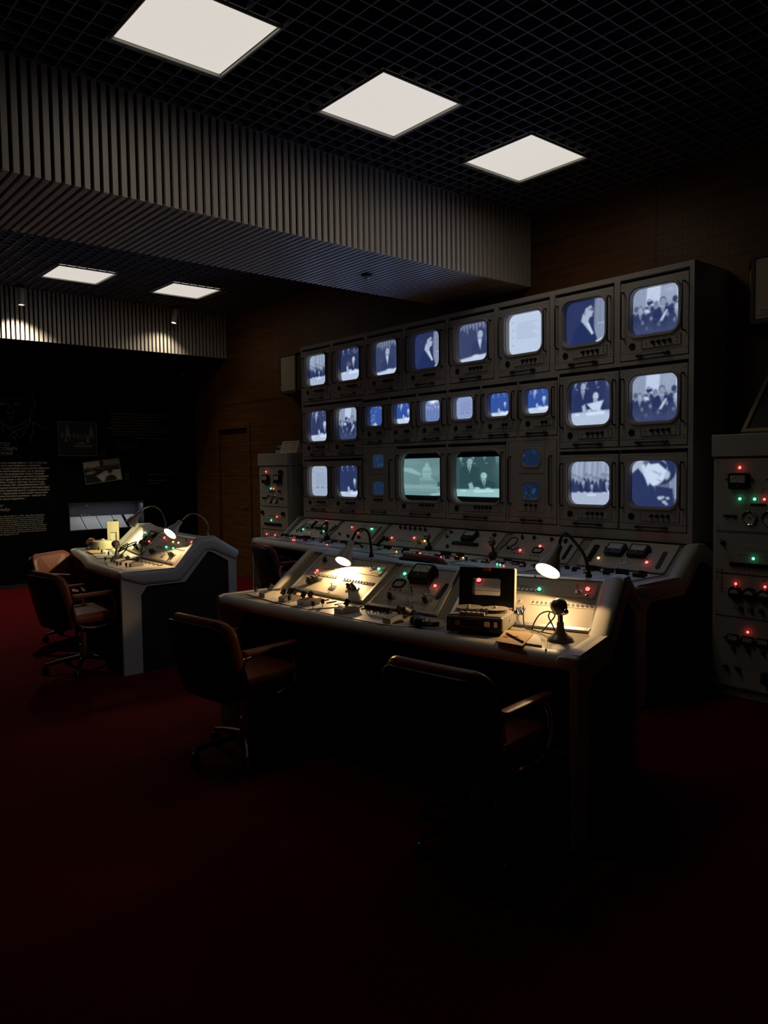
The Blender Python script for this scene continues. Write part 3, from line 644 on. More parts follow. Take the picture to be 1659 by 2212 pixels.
def bracket(m, x, z0, z1, out=.042, r=.0062):
    pts = [(x, 0, z0), (x, -out * .75, z0), (x, -out, z0 + .02), (x, -out, z1 - .02), (x, -out * .75, z1), (x, 0, z1)]; m.tube(pts, r, 8)
def latch(m, z, hw, y=0):
    m.tube([(-hw, -.02, z), (hw, -.02, z)], .006, 8)
    for s in (-1, 1): m.sphere((s * hw, -.016, z), .014, sc=(2.3, 1, .85)); m.cyl((s * hw, -.014, z), (s * hw, 0, z), .009)
SPEC = dict(big=dict(o=(0, .346, .378, .336, .066), strip=(.06, .112, .30, .072), spk=(-.168, .102, .026), knobs=[(.0, .112), (.043, .112), (.086, .112), (.128, .112)], h=(.238, .165, .50), hz=.028, lw=.105),
            small=dict(o=(-.012, .287, .244, .198, .045), strip=(.06, .115, .18, .062), spk=(-.10, .105, .024), knobs=[(.055, .112), (.09, .112)], h=(.172, .145, .385), hz=.024, lw=.085),
            colour=dict(o=(0, .388, .575, .455, .09), strip=(.08, .118, .42, .07), spk=(-.24, .10, .028), knobs=[(.0, .118), (.044, .118), (.088, .118), (.132, .118), (.176, .118)], h=(.318, .165, .60), hz=.028, lw=.12))
def monitor(kind, label, y, z, pic, tint):
    w, h = SZ[kind]; t = thing('monitor', label, 'monitor', (RX0, y, z), -PI / 2, dict(big='large monitors in the rack', small='small monitors in the middle row', colour='two largest monitors in the centre', dual='tall modules with two tiny screens')[kind])
    ptop = h - .024; zs_ = .052
    if kind == 'dual':
        m = MB(); m.box2((-w / 2, 0, zs_), (w / 2, .012, h)); m.box2((-w / 2, 0, .004), (w / 2, .014, zs_ - .003))
        for z0, z1 in ((.42, .66), (.10, .405)): m.box2((-w / 2 + .10, -.006, z0), (w / 2 - .12, 0, z1))
        for sx in (-1, 1):
            for q in (.07, h - .02): m.sphere((sx * (w / 2 - .02), 0, q), .006, 1, 8, (1, .6, 1))
        m.build('faceplate', ['rack_paint', 'steel'], t, bevel=.003)
        for q, p in zip((.55, .275), pic):
            b = MB(); bezel_rings(b, 0.0, q, .165, .130, .03, .020, .016, -.0065); b.build('bezel', 'rack_paint', t)
            s = inst('screen', pic_mesh('screen', p, tint, .17, .135, .004, 'screen'), t); s.location = (0, -.0125, q)
        k = MB(); k.box((0, -.008, .155), (.17, .006, .055)); st = k.build('control_strip', 'rack_paint', t)
        for x in (-.05, 0, .05): inst('knob', knob_mesh(), st, look((x, -.011, .155), (0, -1, 0)))
        for s, x in ((-1, -.225), (1, .205)):
            k = MB(); bracket(k, x, .16, .56); k.build('handle', 'black_plastic', t)
        k = MB(); latch(k, .028, .09); k.build('latch_handle', 'black_plastic', t); return t
    sp = SPEC[kind]; ox, oz, ow, oh, orr = sp['o']; m = MB()
    loop = rrect(ow, oh, orr, 7, ox, oz); plate_with_hole(m, -w / 2, w / 2, zs_, ptop, loop, 0)
    m.box2((-w / 2, .001, ptop - .012), (w / 2, .03, ptop)); m.box2((-w / 2, .001, zs_), (-w / 2 + .008, .03, ptop - .012)); m.box2((w / 2 - .008, .001, zs_), (w / 2, .03, ptop - .012)); m.box2((-w / 2, .001, zs_), (w / 2, .03, zs_ + .008)); m.box2((-w / 2, -.002, .004), (w / 2, .02, zs_ - .003))
    for sx in (-1, 1):
        for q in (zs_ + .02, ptop - .025): m.sphere((sx * (w / 2 - .022), 0, q), .006, 1, 8, (1, .6, 1))
    m.build('faceplate', ['rack_paint', 'steel'], t)
    b = MB(); bezel_rings(b, ox, oz, ow, oh, orr, .026, .014, .045); b.build('bezel', 'rack_paint', t)
    k = MB(); k.box2((ox - ow / 2 - .02, .06, oz - oh / 2 - .02), (ox + ow / 2 + .02, .30, oz + oh / 2 + .02)); k.build('tube_housing', 'rack_dark', t)
    pw, ph = (ow + .012, oh + .012) if kind != 'colour' else (ow + .012, .36)
    s = inst('screen', pic_mesh('screen', pic, tint, pw, ph, .012, 'screen'), t); s.location = (ox, .036, oz)
    av = pic_colors(pic, tint).reshape(-1, 3).mean(0); lum = float(av.max())
    l = bpy.data.lights.new('screen_glow', 'SPOT'); l.energy = SCREEN_W * pw * ph * lum * 20; l.color = tuple((av / lum) ** 2.2); l.spot_size = math.radians(165); l.spot_blend = 1; l.shadow_soft_size = 0
    o = bpy.data.objects.new('screen_glow', l); COL.objects.link(o); o.parent = t; o.matrix_local = look((ox, .030, oz), (0, 1, 0))
    if kind == 'colour':
        k = MB(); k.box2((ox - ow / 2 - .01, .068, oz - oh / 2 - .01), (ox + ow / 2 + .01, .074, oz + oh / 2 + .01)); k.build('tube_face', 'black_plastic', t)
    cx, cz, cw, ch = sp['strip']; k = MB(); q = .006
    k.box((cx, -.0015, cz), (cw, .003, ch), 1); k.box((cx, -.004, cz + ch / 2), (cw + q, .008, .004)); k.box((cx, -.004, cz - ch / 2), (cw + q, .008, .004))
    for sx in (-1, 1): k.box((cx + sx * cw / 2, -.004, cz), (.004, .008, ch - .004))
    for dz in (-.014, .014): k.cyl((cx + cw / 2 - .03, -.003, cz + dz), (cx + cw / 2 - .03, -.012, cz + dz), .005, n=8)
    k.cyl((cx - cw / 2 + .035, -.003, cz), (cx - cw / 2 + .035, -.014, cz), .005, n=8)
    st = k.build('control_strip', ['rack_paint', 'rack_paint'], t)
    for x, q in sp['knobs']: inst('knob', knob_mesh(), st, look((x, -.003, q), (0, -1, 0)))
    x, q, r = sp['spk']; k = MB(); k.lathe([(r, 0), (r, .004), (r * .9, .006), (0, .003)], look((x, 0, q), (0, -1, 0)), 18, cap=False); k.build('speaker_grille', 'black_plastic', t)
    hx, h0, h1 = sp['h']
    for sx in (-1, 1):
        k = MB(); bracket(k, sx * hx, h0, h1); k.build('handle', 'black_plastic', t)
    k = MB(); latch(k, sp['hz'], sp['lw']); k.build('latch_handle', 'black_plastic', t)
    return t
B, SM = (112, 100), (72, 60)
row1 = [('standing men behind a bright table', pic_group(*B), 'first'), ('a seated man signing papers', pic_sign(*B, mx=.6, my=.34, r=.08), 'second'), ('a blurred face under bright streaks', pic_blur(*B), 'third'), ('a man in profile bent over a desk', pic_profile(*B), 'fourth'),
        ('a blurred man with glare at the right', pic_blur(*B, x=.68), 'fifth'), ('a bright tilted document page', pic_doc(*B, v=.85, blocks=False), 'sixth'), ('a man in glasses in sharp profile', pic_profile(*B), 'seventh'), ('a crowd of photographers with bright wall', pic_crowd(*B), 'eighth, rightmost')]
for i, (d, p, n) in enumerate(row1): monitor('big', 'monitor with %s, %s in the top row' % (d, n), big_x[i], 2.309, p, 'blue')
monitor('big', 'monitor showing two men over papers, left end of the middle row', 7.14, 1.68, pic_sign(*B, mx=.72, my=.42, r=.09, top=2, dark=.12), 'blue')
monitor('big', 'monitor showing a grainy crowd, second from left in the middle row', 6.605, 1.68, pic_crowd(*B), 'blue')
small = [('dark suits with scattered lights', pic_dots(*SM)), ('two men over a bright table top', pic_sign(*SM, mx=.72, my=.36, r=.085, top=2)), ('a pale washed-out crowd', pic_pale(*SM)), ('a pale blue document', pic_doc(*SM, v=.5)), ('a distant seated man at a table', pic_sign(*SM, mx=.68, my=.45, r=.06, top=1)), ('a bald man seated at a table', pic_sign(*SM, mx=.68, my=.38, r=.085, top=2))]
for i, (d, p) in enumerate(small): monitor('small', 'small monitor with %s, %s of six mid row' % (d, ('first', 'second', 'third', 'fourth', 'fifth', 'last')[i]), 6.118 - .4165 * i, 1.792, p, 'deep')
monitor('big', 'monitor with a man reading a paper, right of the six small monitors', 3.545, 1.68, pic_sign(*B, mx=.6, my=.33, r=.085, paper=1, top=2), 'blue')
monitor('big', 'monitor showing a crowd of photographers, right end of the middle row', 3.0, 1.68, pic_crowd(*B), 'blue')
monitor('big', 'monitor showing a pale document, left end of the bottom row', 7.14, 1.06, pic_doc(*B, v=.66), 'blue')
monitor('big', 'monitor showing a lone man at a table, second in the bottom row', 6.605, 1.06, pic_sign(*B, mx=.7, my=.47, r=.07, top=1), 'blue')
monitor('dual', 'tall module with two tiny dark blue screens, left of the domed building picture', 6.07, 1.065, [pic_sparse(48, 40, 3, .30), pic_sparse(48, 40, 3, .26)], 'dim')
monitor('colour', 'large greenish monitor showing a white domed building with columns', 5.452, 1.065, pic_capitol(150, 96), 'teal')
monitor('colour', 'large greenish monitor showing a man bent over signing papers', 4.727, 1.065, pic_sign(150, 96, mx=.6, my=.45, r=.085, top=2, dark=.16), 'teal')
monitor('dual', 'tall module with two tiny dim screens, right of the large signing picture', 4.096, 1.065, [pic_sparse(48, 40, 6, .14), pic_sparse(48, 40, 16, .08)], 'dim')
monitor('big', 'monitor showing a line of men at a white table, second from right, bottom row', 3.545, 1.06, pic_group(*B), 'blue')
monitor('big', 'monitor showing a bright close-up of a bent head, lower right corner', 3.0, 1.06, pic_closeup(*B), 'blue')
# ------------------------------------------------------------------ consoles
def nrm(v): v = Vector(v); v.normalize(); return v
class Console:
    # stations: (front x, y), (panel foot x, y), normal (x, y); z values are common
    def __init__(s, label, loc, st, run, zd=.785, zp=.797, rise=.2, ridge=.10, back=.20, zback=.86, group=None):
        s.loc = Vector(loc); s.root = thing('control_console', label, 'control desk', loc, 0, group); s.st = st; s.run = run; s.zd = zd
        F = [Vector((*a, 0)) for a, b, n in st]; P = [Vector((*b, 0)) for a, b, n in st]; N = [nrm((*n, 0)) for a, b, n in st]
        s.F, s.P, s.N = F, P, N; T = [p + n * run for p, n in zip(P, N)]; zt = zp + rise
        G = [t + n * ridge for t, n in zip(T, N)]; K = [g + n * back for g, n in zip(G, N)]; s.zt = zt
        def at(pts, z): return [Vector((p.x, p.y, z)) for p in pts]
        inn = [(p - f).normalized() for f, p in zip(F, P)]
        mv = lambda d: [f + n * d for f, n in zip(F, inn)]
        m = MB(); prof = [(.055, .722), (.012, .722), (.002, .728), (-.004, .742), (.0, .760), (.014, .776), (.034, .786), (.062, zd + .003), (.066, zd - .004)]
        m.loft([at(mv(d), z) for d, z in prof], 0, closed=False); m.build('rim', 'console_white', s.root, org=s.loc, angle=60)
        m = MB(); m.loft([at(mv(.060), zd - .012), at(mv(.060), zd), at([p + n * .004 for p, n in zip(P, N)], zd), at([p + n * .004 for p, n in zip(P, N)], zd - .03), at(mv(.05), zd - .03)], 0, closed=False, smooth=False); m.build('deck', 'console_deck', s.root, org=s.loc)
        dn = .014
        m = MB(); m.loft([at(P, zd), at([p + n * dn * .6 for p, n in zip(P, N)], zd + .002), at([t + n * dn * .6 for t, n in zip(T, N)], zt - dn), at(T, zt + .002), at(G, zt + .002), at(K, zback), at(K, .02)], 0, closed=False, smooth=False); m.build('housing', 'console_deck', s.root, org=s.loc)
    def panel(s, BL, BR, zb=.797, run=None, rise=.2, tl=0, tr=0, frame_w=.016, name='control_panel', mats=('panel_face', 'alu'), th=.014):
        run = run or s.run
        o = Vector((*BL, zb)); b = Vector((*BR, zb)); x = b - o; w = x.length; x.normalize(); n = Vector((-x.y, x.x, 0))
        if n.x < 0: n = -n
        y = n * run + Vector((0, 0, rise)); h = y.length; y.normalize(); z = x.cross(y)
        m = MB(); I = Matrix.Identity(4); e = frame_w; q = [(0, 0), (w, 0), (w - tr, h), (tl, h)]
        m.prism(q, I, -th, 0, 0)
        if e:
            c = Vector((w / 2, h / 2)); iq = [(e, e), (w - e, e), (w - tr - e, h - e), (tl + e, h - e)]
            for i in range(4):
                j = (i + 1) % 4; m.prism([q[i], q[j], iq[j], iq[i]], I, .0, .004, 1)
        for px, py in ((.009, .009), (w - .009, .009), (w - tr - .009, h - .009), (tl + .009, h - .009), (w / 2, .008), (w / 2, h - .008)): m.lathe([(.0055, .0), (.005, .0075), (0, .0085)], Matrix.Translation((px, py, 0)), 8, 1, cap=False)
        p = m.build(name, list(mats), s.root); p.matrix_local = Matrix.Translation(-s.loc) @ frame(o, x, y, z); p.rotation_mode = 'QUATERNION'
        s.last = p; return p
    def cheek(s, i, side, t=.035, leg=.15, arm=.10, dark=.012, top=None, zt2=None):
        # end frame in the plane of station i: leg, rim, slope arm, ridge and rear leg as one moulded band, dark infill
        f, p, n = s.F[i], s.P[i], s.N[i]; ex = (p - f); ex.z = 0; dl = ex.length
        X = s.N[i]; Zup = Vector((0, 0, 1)); along = X.cross(Zup) * 1.0   # points toward -y for X=+x
        along = Vector((X.y, -X.x, 0)) * side
        o = Vector((f.x, f.y, 0)); F_ = frame(o, X, Zup, along)
        d1, d2, d3, d4 = dl, dl + s.run, dl + s.run + .10, dl + s.run + .30; zt = s.zt + .012
        outer = [(0, 0), (0, .74), (.03, s.zd + .004), (d1 - .01, s.zd + .004), (d2, zt), (d3, zt), (d4, .875), (d4, 0)]
        g = .10; inner = [(leg, 0), (leg, .60), (leg + .05, .665), (d1 + .05, .665), (d2 + .04, zt - .12), (d3 - .03, zt - .12), (d4 - leg * .5, .80), (d4 - leg * .5, 0)]
        c = MB(); k = len(outer); sg = 1
        for a in range(k - 1):
            c.prism([outer[a], outer[a + 1], inner[a + 1], inner[a]], F_, -t, 0)
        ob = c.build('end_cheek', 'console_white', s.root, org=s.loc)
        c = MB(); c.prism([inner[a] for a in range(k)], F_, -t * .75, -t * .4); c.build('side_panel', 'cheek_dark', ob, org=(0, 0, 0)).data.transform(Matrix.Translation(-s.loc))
        # rounded arm along the top
        path = [(-.004, .757, .24, .55), (.0, .757, .38, .82), (.014, .756, .48, .95), (.04, .753, .56, 1), (.17, .727, 1, 1), (d1 - .012, .727, 1, 1), (d2, zt - .06, 1, 1), (d3, zt - .06, 1, 1), (d4 + .006, .835, .8, .95)]
        c = MB(); secs = []
        for a, (d, z, r, wr) in enumerate(path):
            A = path[max(a - 1, 0)]; B_ = path[min(a + 1, len(path) - 1)]; tv = Vector((B_[0] - A[0], B_[1] - A[1])).normalized(); nv = Vector((-tv.y, tv.x))
            if 0 < a < len(path) - 1:
                u = Vector((d - A[0], z - A[1])).normalized(); w_ = Vector((B_[0] - d, B_[1] - z)).normalized(); nv = Vector((-(u + w_).y, (u + w_).x)).normalized(); nv = nv / max(.6, nv.dot(Vector((-u.y, u.x))))
            ring = []
            for xx, yy in rrect(arm * wr, .126 * r, min(.126 * r, arm * wr) * .42, 5): ring.append(F_ @ Vector((d + nv.x * yy, z + nv.y * yy, xx - arm / 2 + .012)))
            secs.append(ring)
        c.loft(secs, 0, True, True, caps=True); c.build('end_arm', 'console_white', s.root, org=s.loc, angle=40)
        return ob
    def back(s):
        m = MB(); K = [p + n * (s.run + .30) for p, n in zip(s.P, s.N)]
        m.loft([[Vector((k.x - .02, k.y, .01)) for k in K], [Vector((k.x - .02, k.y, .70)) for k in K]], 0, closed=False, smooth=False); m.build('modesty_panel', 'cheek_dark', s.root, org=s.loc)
# --- fittings on a panel (x right, y up the slope, z out)
def TM(u, v, z=0, a=0): return Matrix.Translation((u, v, z)) @ Matrix.Rotation(a, 4, 'Z')
def lamp(p, u, v, col='red', r=.009, z=.0):
    k = MB(); k.lathe([(r * 1.25, 0), (r * 1.2, .004), (r, .005)], n=12, mi=1, cap=False); k.lathe([(r, .005), (r * .95, .009), (r * .7, .014), (r * .3, .0165), (0, .017)], n=12, cap=False)
    return inst('indicator_lamp', mesh_of(k, 'lamp_%s_%d' % (col, int(r * 1e4)), ['led_' + col, 'chrome']), p, TM(u, v, z))
def knob(p, u, v, r=.014, h=.024, z=0): return inst('knob', knob_mesh(r, h, 'knob%d_%d' % (r * 1e4, h * 1e3)), p, TM(u, v, z, random.uniform(-.6, .6)))
def pointer(p, u, v, a=0, z=0):
    k = MB(); k.lathe([(.015, 0), (.014, .008), (.008, .010)], n=14); k.box((0, .004, .018), (.011, .036, .020)); k.box((0, .02, .0285), (.002, .010, .001), 1)
    return inst('pointer_knob', mesh_of(k, 'pointer_knob', ['black_plastic', 'plate_light']), p, TM(u, v, z, a))
def toggle(p, u, v, a=0, z=0, tilt=.3, m='black_plastic'):
    k = MB(); k.box((0, 0, .0015), (.034, .024, .003), 1); k.cyl((0, 0, .003), (0, 0, .010), .007, mi=1); k.cyl((0, 0, .010), (0, .012, .04), .0035, .0045, mi=0)
    return inst('toggle_switch', mesh_of(k, 'toggle_' + m, [m, 'alu']), p, TM(u, v, z, a))
def breaker(p, u, v, n=2, a=0):
    k = MB(); k.box((0, 0, .002), (.032 * n + .03, .026, .004), 1)
    for i in range(n):
        x = (i - (n - 1) / 2) * .032; k.box((x, 0, .016), (.024, .02, .026)); k.sphere((x, .003, .035), .013, sc=(1, .8, 1)); k.cyl((x, -.003, .032), (x, -.004, .046), .004, mi=1)
    return inst('rotary_switch', mesh_of(k, 'breaker%d' % n, ['black_plastic', 'steel']), p, TM(u, v, 0, a))
def meter(p, u, v, w=.14, h=.11, d=.035):
    k = MB(); I = Matrix.Identity(4)
    k.prism(rrect(w, h, .012, 3), I, 0, d * .75); k.prism(rrect(w * .93, h * .93, .010, 3), I, d * .75, d)
    k.prism([(-w * .36, -h * .08), (w * .36, -h * .08), (w * .36, h * .36), (-w * .36, h * .36)], I, d, d + .0012, 1)
    arc = [(w * .3 * math.cos(a), -h * .08 + h * .36 * math.sin(a)) for a in (PI * (.12 + .76 * i / 16) for i in range(17))]
    k.tube([(x, y, d + .0015) for x, y in arc], .0012, 4, 0); k.tube([(.01, -h * .07, d + .002), (-.02, h * .24, d + .002)], .001, 4, 0)
    for sx in (-1, 1): k.cyl((sx * (w / 2 + .004), h * .12, .012), (sx * (w / 2 + .020), h * .12, .012), .008)
    k.lathe([(.006, d), (.005, d + .003), (0, d + .003)], Matrix.Translation((0, -h * .25, 0)), 10, 2, cap=False)
    return inst('meter', mesh_of(k, 'meter_%d_%d' % (w * 1e3, h * 1e3), ['black_plastic', 'meter_face', 'steel']), p, TM(u, v))
def slot(p, u0, v0, u1, v1, w=.022, ridged=0):
    a = Vector((u0, v0)); b = Vector((u1, v1)); L = (b - a).length; an = math.atan2(-(b - a).x, (b - a).y); k = MB(); I = Matrix.Identity(4)
    k.prism(rrect(w, L, w * .45, 4), I, 0, .006)
    for i in range(ridged): k.box((0, -L / 2 + L * (i + .5) / ridged, .010), (w * 1.25, L / ridged * .55, .014))
    c = (a + b) / 2; return inst('slide_control', k.build('slide_control', 'black_plastic').data if False else mesh_of(k, 'slide_%d_%d_%d' % (L * 1e3, w * 1e3, ridged), ['black_plastic']), p, TM(c.x, c.y, 0, an))
def subplate(p, u0, v0, u1, v1, t=.0035, m='panel_face', name='cover_plate'):
    k = MB(); k.prism(rrect(u1 - u0, v1 - v0, .008, 3), Matrix.Identity(4), 0, t)
    for sx in (-1, 1):
        for sy in (-1, 1): k.lathe([(.004, t), (.003, t + .0025), (0, t + .003)], Matrix.Translation((sx * ((u1 - u0) / 2 - .01), sy * ((v1 - v0) / 2 - .01), 0)), 8, 1, cap=False)
    return inst(name, mesh_of(k, 'plate_%d_%d_%s' % ((u1 - u0) * 1e3, (v1 - v0) * 1e3, m), [m, 'steel']), p, TM((u0 + u1) / 2, (v0 + v1) / 2))
def sockets(p, u0, u1, v, n, r=.007, strip=.024):
    k = MB(); L = u1 - u0; k.prism(rrect(L + .03, strip, .006, 3), Matrix.Identity(4), 0, .003)
    for i in range(n): k.lathe([(r, .003), (r, .007), (r * .7, .007), (r * .6, .004), (0, .004)], Matrix.Translation((-L / 2 + L * i / (n - 1), 0, 0)), 12, 1, cap=False)
    return inst('socket_strip', mesh_of(k, 'sockets_%d_%d' % (L * 1e3, n), ['plate_light', 'steel']), p, TM((u0 + u1) / 2, v))
def dots(p, u0, u1, v, n, r=.004, m='black_plastic', rows=1, dv=.015):
    k = MB(); L = u1 - u0
    for j in range(rows):
        for i in range(n): k.lathe([(r, 0), (r * .9, .004), (0, .005)], Matrix.Translation((-L / 2 + L * i / max(n - 1, 1), -dv * j, 0)), 8, cap=False)
    return inst('button_row', mesh_of(k, 'dots_%d_%d_%d_%s' % (L * 1e3, n, rows, m), [m]), p, TM((u0 + u1) / 2, v))
def keyblock(p, u, v, n, pitch=.016, w=.012, d=.018, h=.022, m='black_plastic'):
    k = MB()
    for i in range(n): k.box(((i - (n - 1) / 2) * pitch, 0, h / 2), (w, d, h))
    return inst('key_block', mesh_of(k, 'keyblock_%d_%d_%d_%s' % (n, pitch * 1e3, h * 1e3, m), [m]), p, TM(u, v))
def ring(p, u, v, w, h, t=.006):
    k = MB(); k.tube([(x, y, .004) for x, y in rrect(w, h, min(w, h) * .3, 4)], t, 6, closed=True); k.prism(rrect(w, h, min(w, h) * .3, 4), Matrix.Identity(4), 0, .002, 1)
    return inst('window_ring', mesh_of(k, 'ring_%d_%d' % (w * 1e3, h * 1e3), ['black_plastic', 'panel_face']), p, TM(u, v))
def guard(p, u, v, w=.05, h=.04):
    k = MB(); k.tube([(-w / 2, 0, 0), (-w / 2, 0, .018), (w / 2, 0, .018), (w / 2, 0, 0)], .003, 6)
    return inst('guard_bar', mesh_of(k, 'guard', ['chrome']), p, TM(u, v))
def duo_switch(p, u, v):
    k = MB(); k.prism(rrect(.058, .034, .006, 3), Matrix.Identity(4), 0, .003, 1); k.cyl((0, 0, .003), (0, .01, .032), .004, .003, mi=1)
    for s in (-1, 1): k.lathe([(.005, .003), (.004, .006), (0, .006)], Matrix.Translation((s * .021, 0, 0)), 8, 1, cap=False)
    return inst('toggle_switch', mesh_of(k, 'duo_switch', ['black_plastic', 'alu']), p, TM(u, v))

# ------------------------------------------------------------------ front desk
def st4(a, b, n): return (a, b, n)
main = Console('large front control desk with three sloping panels and two lit gooseneck lamps', (2.75, 3.0, 0),
    [((2.263, 4.235), (2.69, 4.235), (1, -.01)), ((2.275, 3.80), (2.684, 3.80), (1, -.005)), ((2.308, 3.36), (2.668, 3.308), (1, .055)), ((2.345, 2.99), (2.690, 3.01), (.99, .12)), ((2.388, 2.70), (2.716, 2.742), (.972, .22)), ((2.455, 2.28), (2.83, 2.36), (.96, .27)), ((2.538, 1.803), (2.968, 1.945), (.95, .314))], .27, group='white control desks')
main.cheek(0, -1, arm=.05, t=.014); main.cheek(6, 1, arm=.11); main.back()
a1 = main.panel((2.69, 4.08), (2.68, 3.345)); a2 = main.panel((2.655, 3.27), (2.715, 2.785), tl=.045, tr=.05); a3 = main.panel((2.715, 2.70), (2.945, 2.02), tl=.01)
p = a1
subplate(p, .057, .208, .685, .305); pointer(p, .10, .262, .4, .003); sockets(p, .075, .335, .152, 11); sockets(p, .428, .69, .147, 11); lamp(p, .115, .172, 'red'); breaker(p, .173, .083, 3, .5); duo_switch(p, .388, .066); breaker(p, .567, .080, 2, .2)
toggle(p, .585, .255, .5, .003); lamp(p, .647, .257, 'green', z=.003); lamp(p, .115, .152, 'red', .0045); dots(p, .61, .655, .225, 3, .004, 'chrome')
p = a2
lamp(p, .106, .256, 'green'); ring(p, .112, .183, .075, .055); dots(p, .078, .154, .136, 3, .007, 'red_plastic'); meter(p, .240, .258, .145, .115, .045); toggle(p, .247, .128, .3); subplate(p, .325, .125, .395, .205, name='switch_plate', m='plate_light'); toggle(p, .35, .150, .2, .003); lamp(p, .366, .190, 'red', z=.003)
slot(p, .426, .105, .426, .222, .024); breaker(p, .132, .070, 1, .4); duo_switch(p, .262, .060); breaker(p, .373, .078, 1, .7); k = MB()
p = a3
subplate(p, .05, .204, .686, .305); subplate(p, .301, .2545, .42, .268, .006, 'plate_light', 'name_plate'); sockets(p, .30, .392, .229, 5); lamp(p, .41, .232, 'green', z=.003); toggle(p, .602, .240, .3, .003, m='red_plastic'); lamp(p, .643, .256, 'red', .011, z=.003); dots(p, .646, .646, .222, 1, .010, 'chrome'); sockets(p, .400, .685, .148, 14); sockets(p, .08, .33, .148, 12)
lamp(p, .076, .266, 'red', .012, z=.003); k = MB(); k.box((0, 0, .002), (.06, .04, .004)); k.cyl((-.012, 0, 0), (-.012, 0, .03), .009); k.cyl((.014, 0, 0), (.014, 0, .024), .007); inst('cable_socket', mesh_of(k, 'cable_socket', ['chrome']), p, TM(.345, .085))
# deck plates of the front desk with faders and keys
def deck_plate(con, cx, cy, ang, poly, name='deck_plate', z=None):
    z = z or con.zd; k = MB(); k.prism(poly, Matrix.Identity(4), 0, .005, 0); k.prism([(x * 1.012, y * 1.012) for x, y in poly], Matrix.Identity(4), 0, .0015, 1)
    o = k.build(name, ['plate_light', 'black_plastic'], con.root); o.matrix_local = Matrix.Translation(Vector((cx, cy, z)) - con.loc) @ Matrix.Rotation(ang - PI / 2, 4, 'Z'); return o
def fader(p, u, v, n=3, lev=((0, .0),), L=.115, W=.062, H=.036):
    k = MB(); F_ = frame(Vector((-W / 2, 0, .005)), Vector((0, 1, 0)), Vector((0, 0, 1)), Vector((1, 0, 0)))
    pts = [(-L / 2, 0), (L / 2, 0)] + [(L / 2 - L * t, H * (.72 + .28 * math.sin(PI * t))) for t in (i / 8 for i in range(9))]
    k.prism(pts, F_, 0, W)
    for i in range(n):
        x = (i - (n - 1) / 2) * W / n; k.tube([(x, -L / 2 + L * t, .0052 + H * (.72 + .28 * math.sin(PI * t)) + .0003) for t in (.08 + .84 * j / 8 for j in range(9))], .0022, 4, 1)
    for i, t in lev:
        x = (i - (n - 1) / 2) * W / n; k.box((x, t, H + .022), (.010, .026, .034), 1, Matrix.Rotation(-.6, 3, 'X'))
    o = k.build('fader_unit', ['plate_light', 'black_plastic'], p); o.matrix_local = TM(u, v); return o
def keystick(p, u, v):
    k = MB(); k.cyl((0, 0, .004), (0, 0, .022), .003, mi=1); k.box((0, 0, .034), (.016, .012, .026))
    return inst('key_switch', mesh_of(k, 'keystick', ['black_plastic', 'steel']), p, TM(u, v))
def bar(p, u, v, L=.06, m='black_plastic', a=0, w=.010):
    k = MB(); k.box((0, 0, .008), (w, L, .006)); return inst('slide_bar', mesh_of(k, 'bar_%s_%d' % (m, L * 1e3), [m]), p, TM(u, v, 0, a))
# local x of a deck plate runs to the right as seen by the operator, local y away from the operator
dp = deck_plate(main, 2.47, 3.76, 0, [(-.36, -.07), (.0, -.105), (.33, -.10), (.38, .02), (.40, .16), (-.37, .16)])
w2 = lambda x, y, c, ang=0: (math.cos(ang) * (c[1] - y) + math.sin(ang) * (x - c[0]), math.cos(ang) * (x - c[0]) - math.sin(ang) * (c[1] - y))
c1 = (2.47, 3.76)
for (x, y), n, lev in (((2.45, 3.93), 3, ((0, .02), (2, -.01))), ((2.448, 3.715), 3, ((0, -.03), (1, .0), (2, .02))), ((2.46, 3.545), 3, ((0, -.02), (1, .015)))): fader(dp, *w2(x, y, c1), n, lev)
for x, y in ((2.43, 4.06), (2.405, 3.655), (2.395, 3.41), (2.475, 3.432)): keystick(dp, *w2(x, y, c1))
for i in range(10):
    y = 4.09 - i * .074; bar(dp, *w2(2.585, y, c1), .07, ('orange_tile' if i in (3, 4, 5) else 'black_plastic'), .1)
    if i % 3 == 0: bar(dp, *w2(2.575, y - .035, c1), .05, 'red_plastic' if i == 6 else 'orange_tile')
c2 = (2.505, 3.02); dp = deck_plate(main, 2.505, 3.02, 0, [(-.30, -.135), (.18, -.105), (.30, -.07), (.34, .02), (.25, .15), (-.29, .13)])
fader(dp, *w2(2.465, 3.20, c2), 3, ((1, .0),), .12, .066); fader(dp, *w2(2.49, 2.835, c2), 2, ((0, .03),), .13, .06)
for i in range(7): keystick(dp, *w2(2.538 + .002 * i, 3.13 - .0265 * i, c2))
for i in range(6): bar(dp, *w2(2.60, 3.27 - i * .05, c2), .06, 'black_plastic', .3)
for i in range(4): bar(dp, *w2(2.575, 2.93 - i * .03, c2), .07, 'black_plastic', -.5, .006)
k = MB()
for x0, y0, x1, y1 in ((2.352, 3.68, 2.36, 3.60), (2.372, 3.85, 2.352, 3.64)): pass
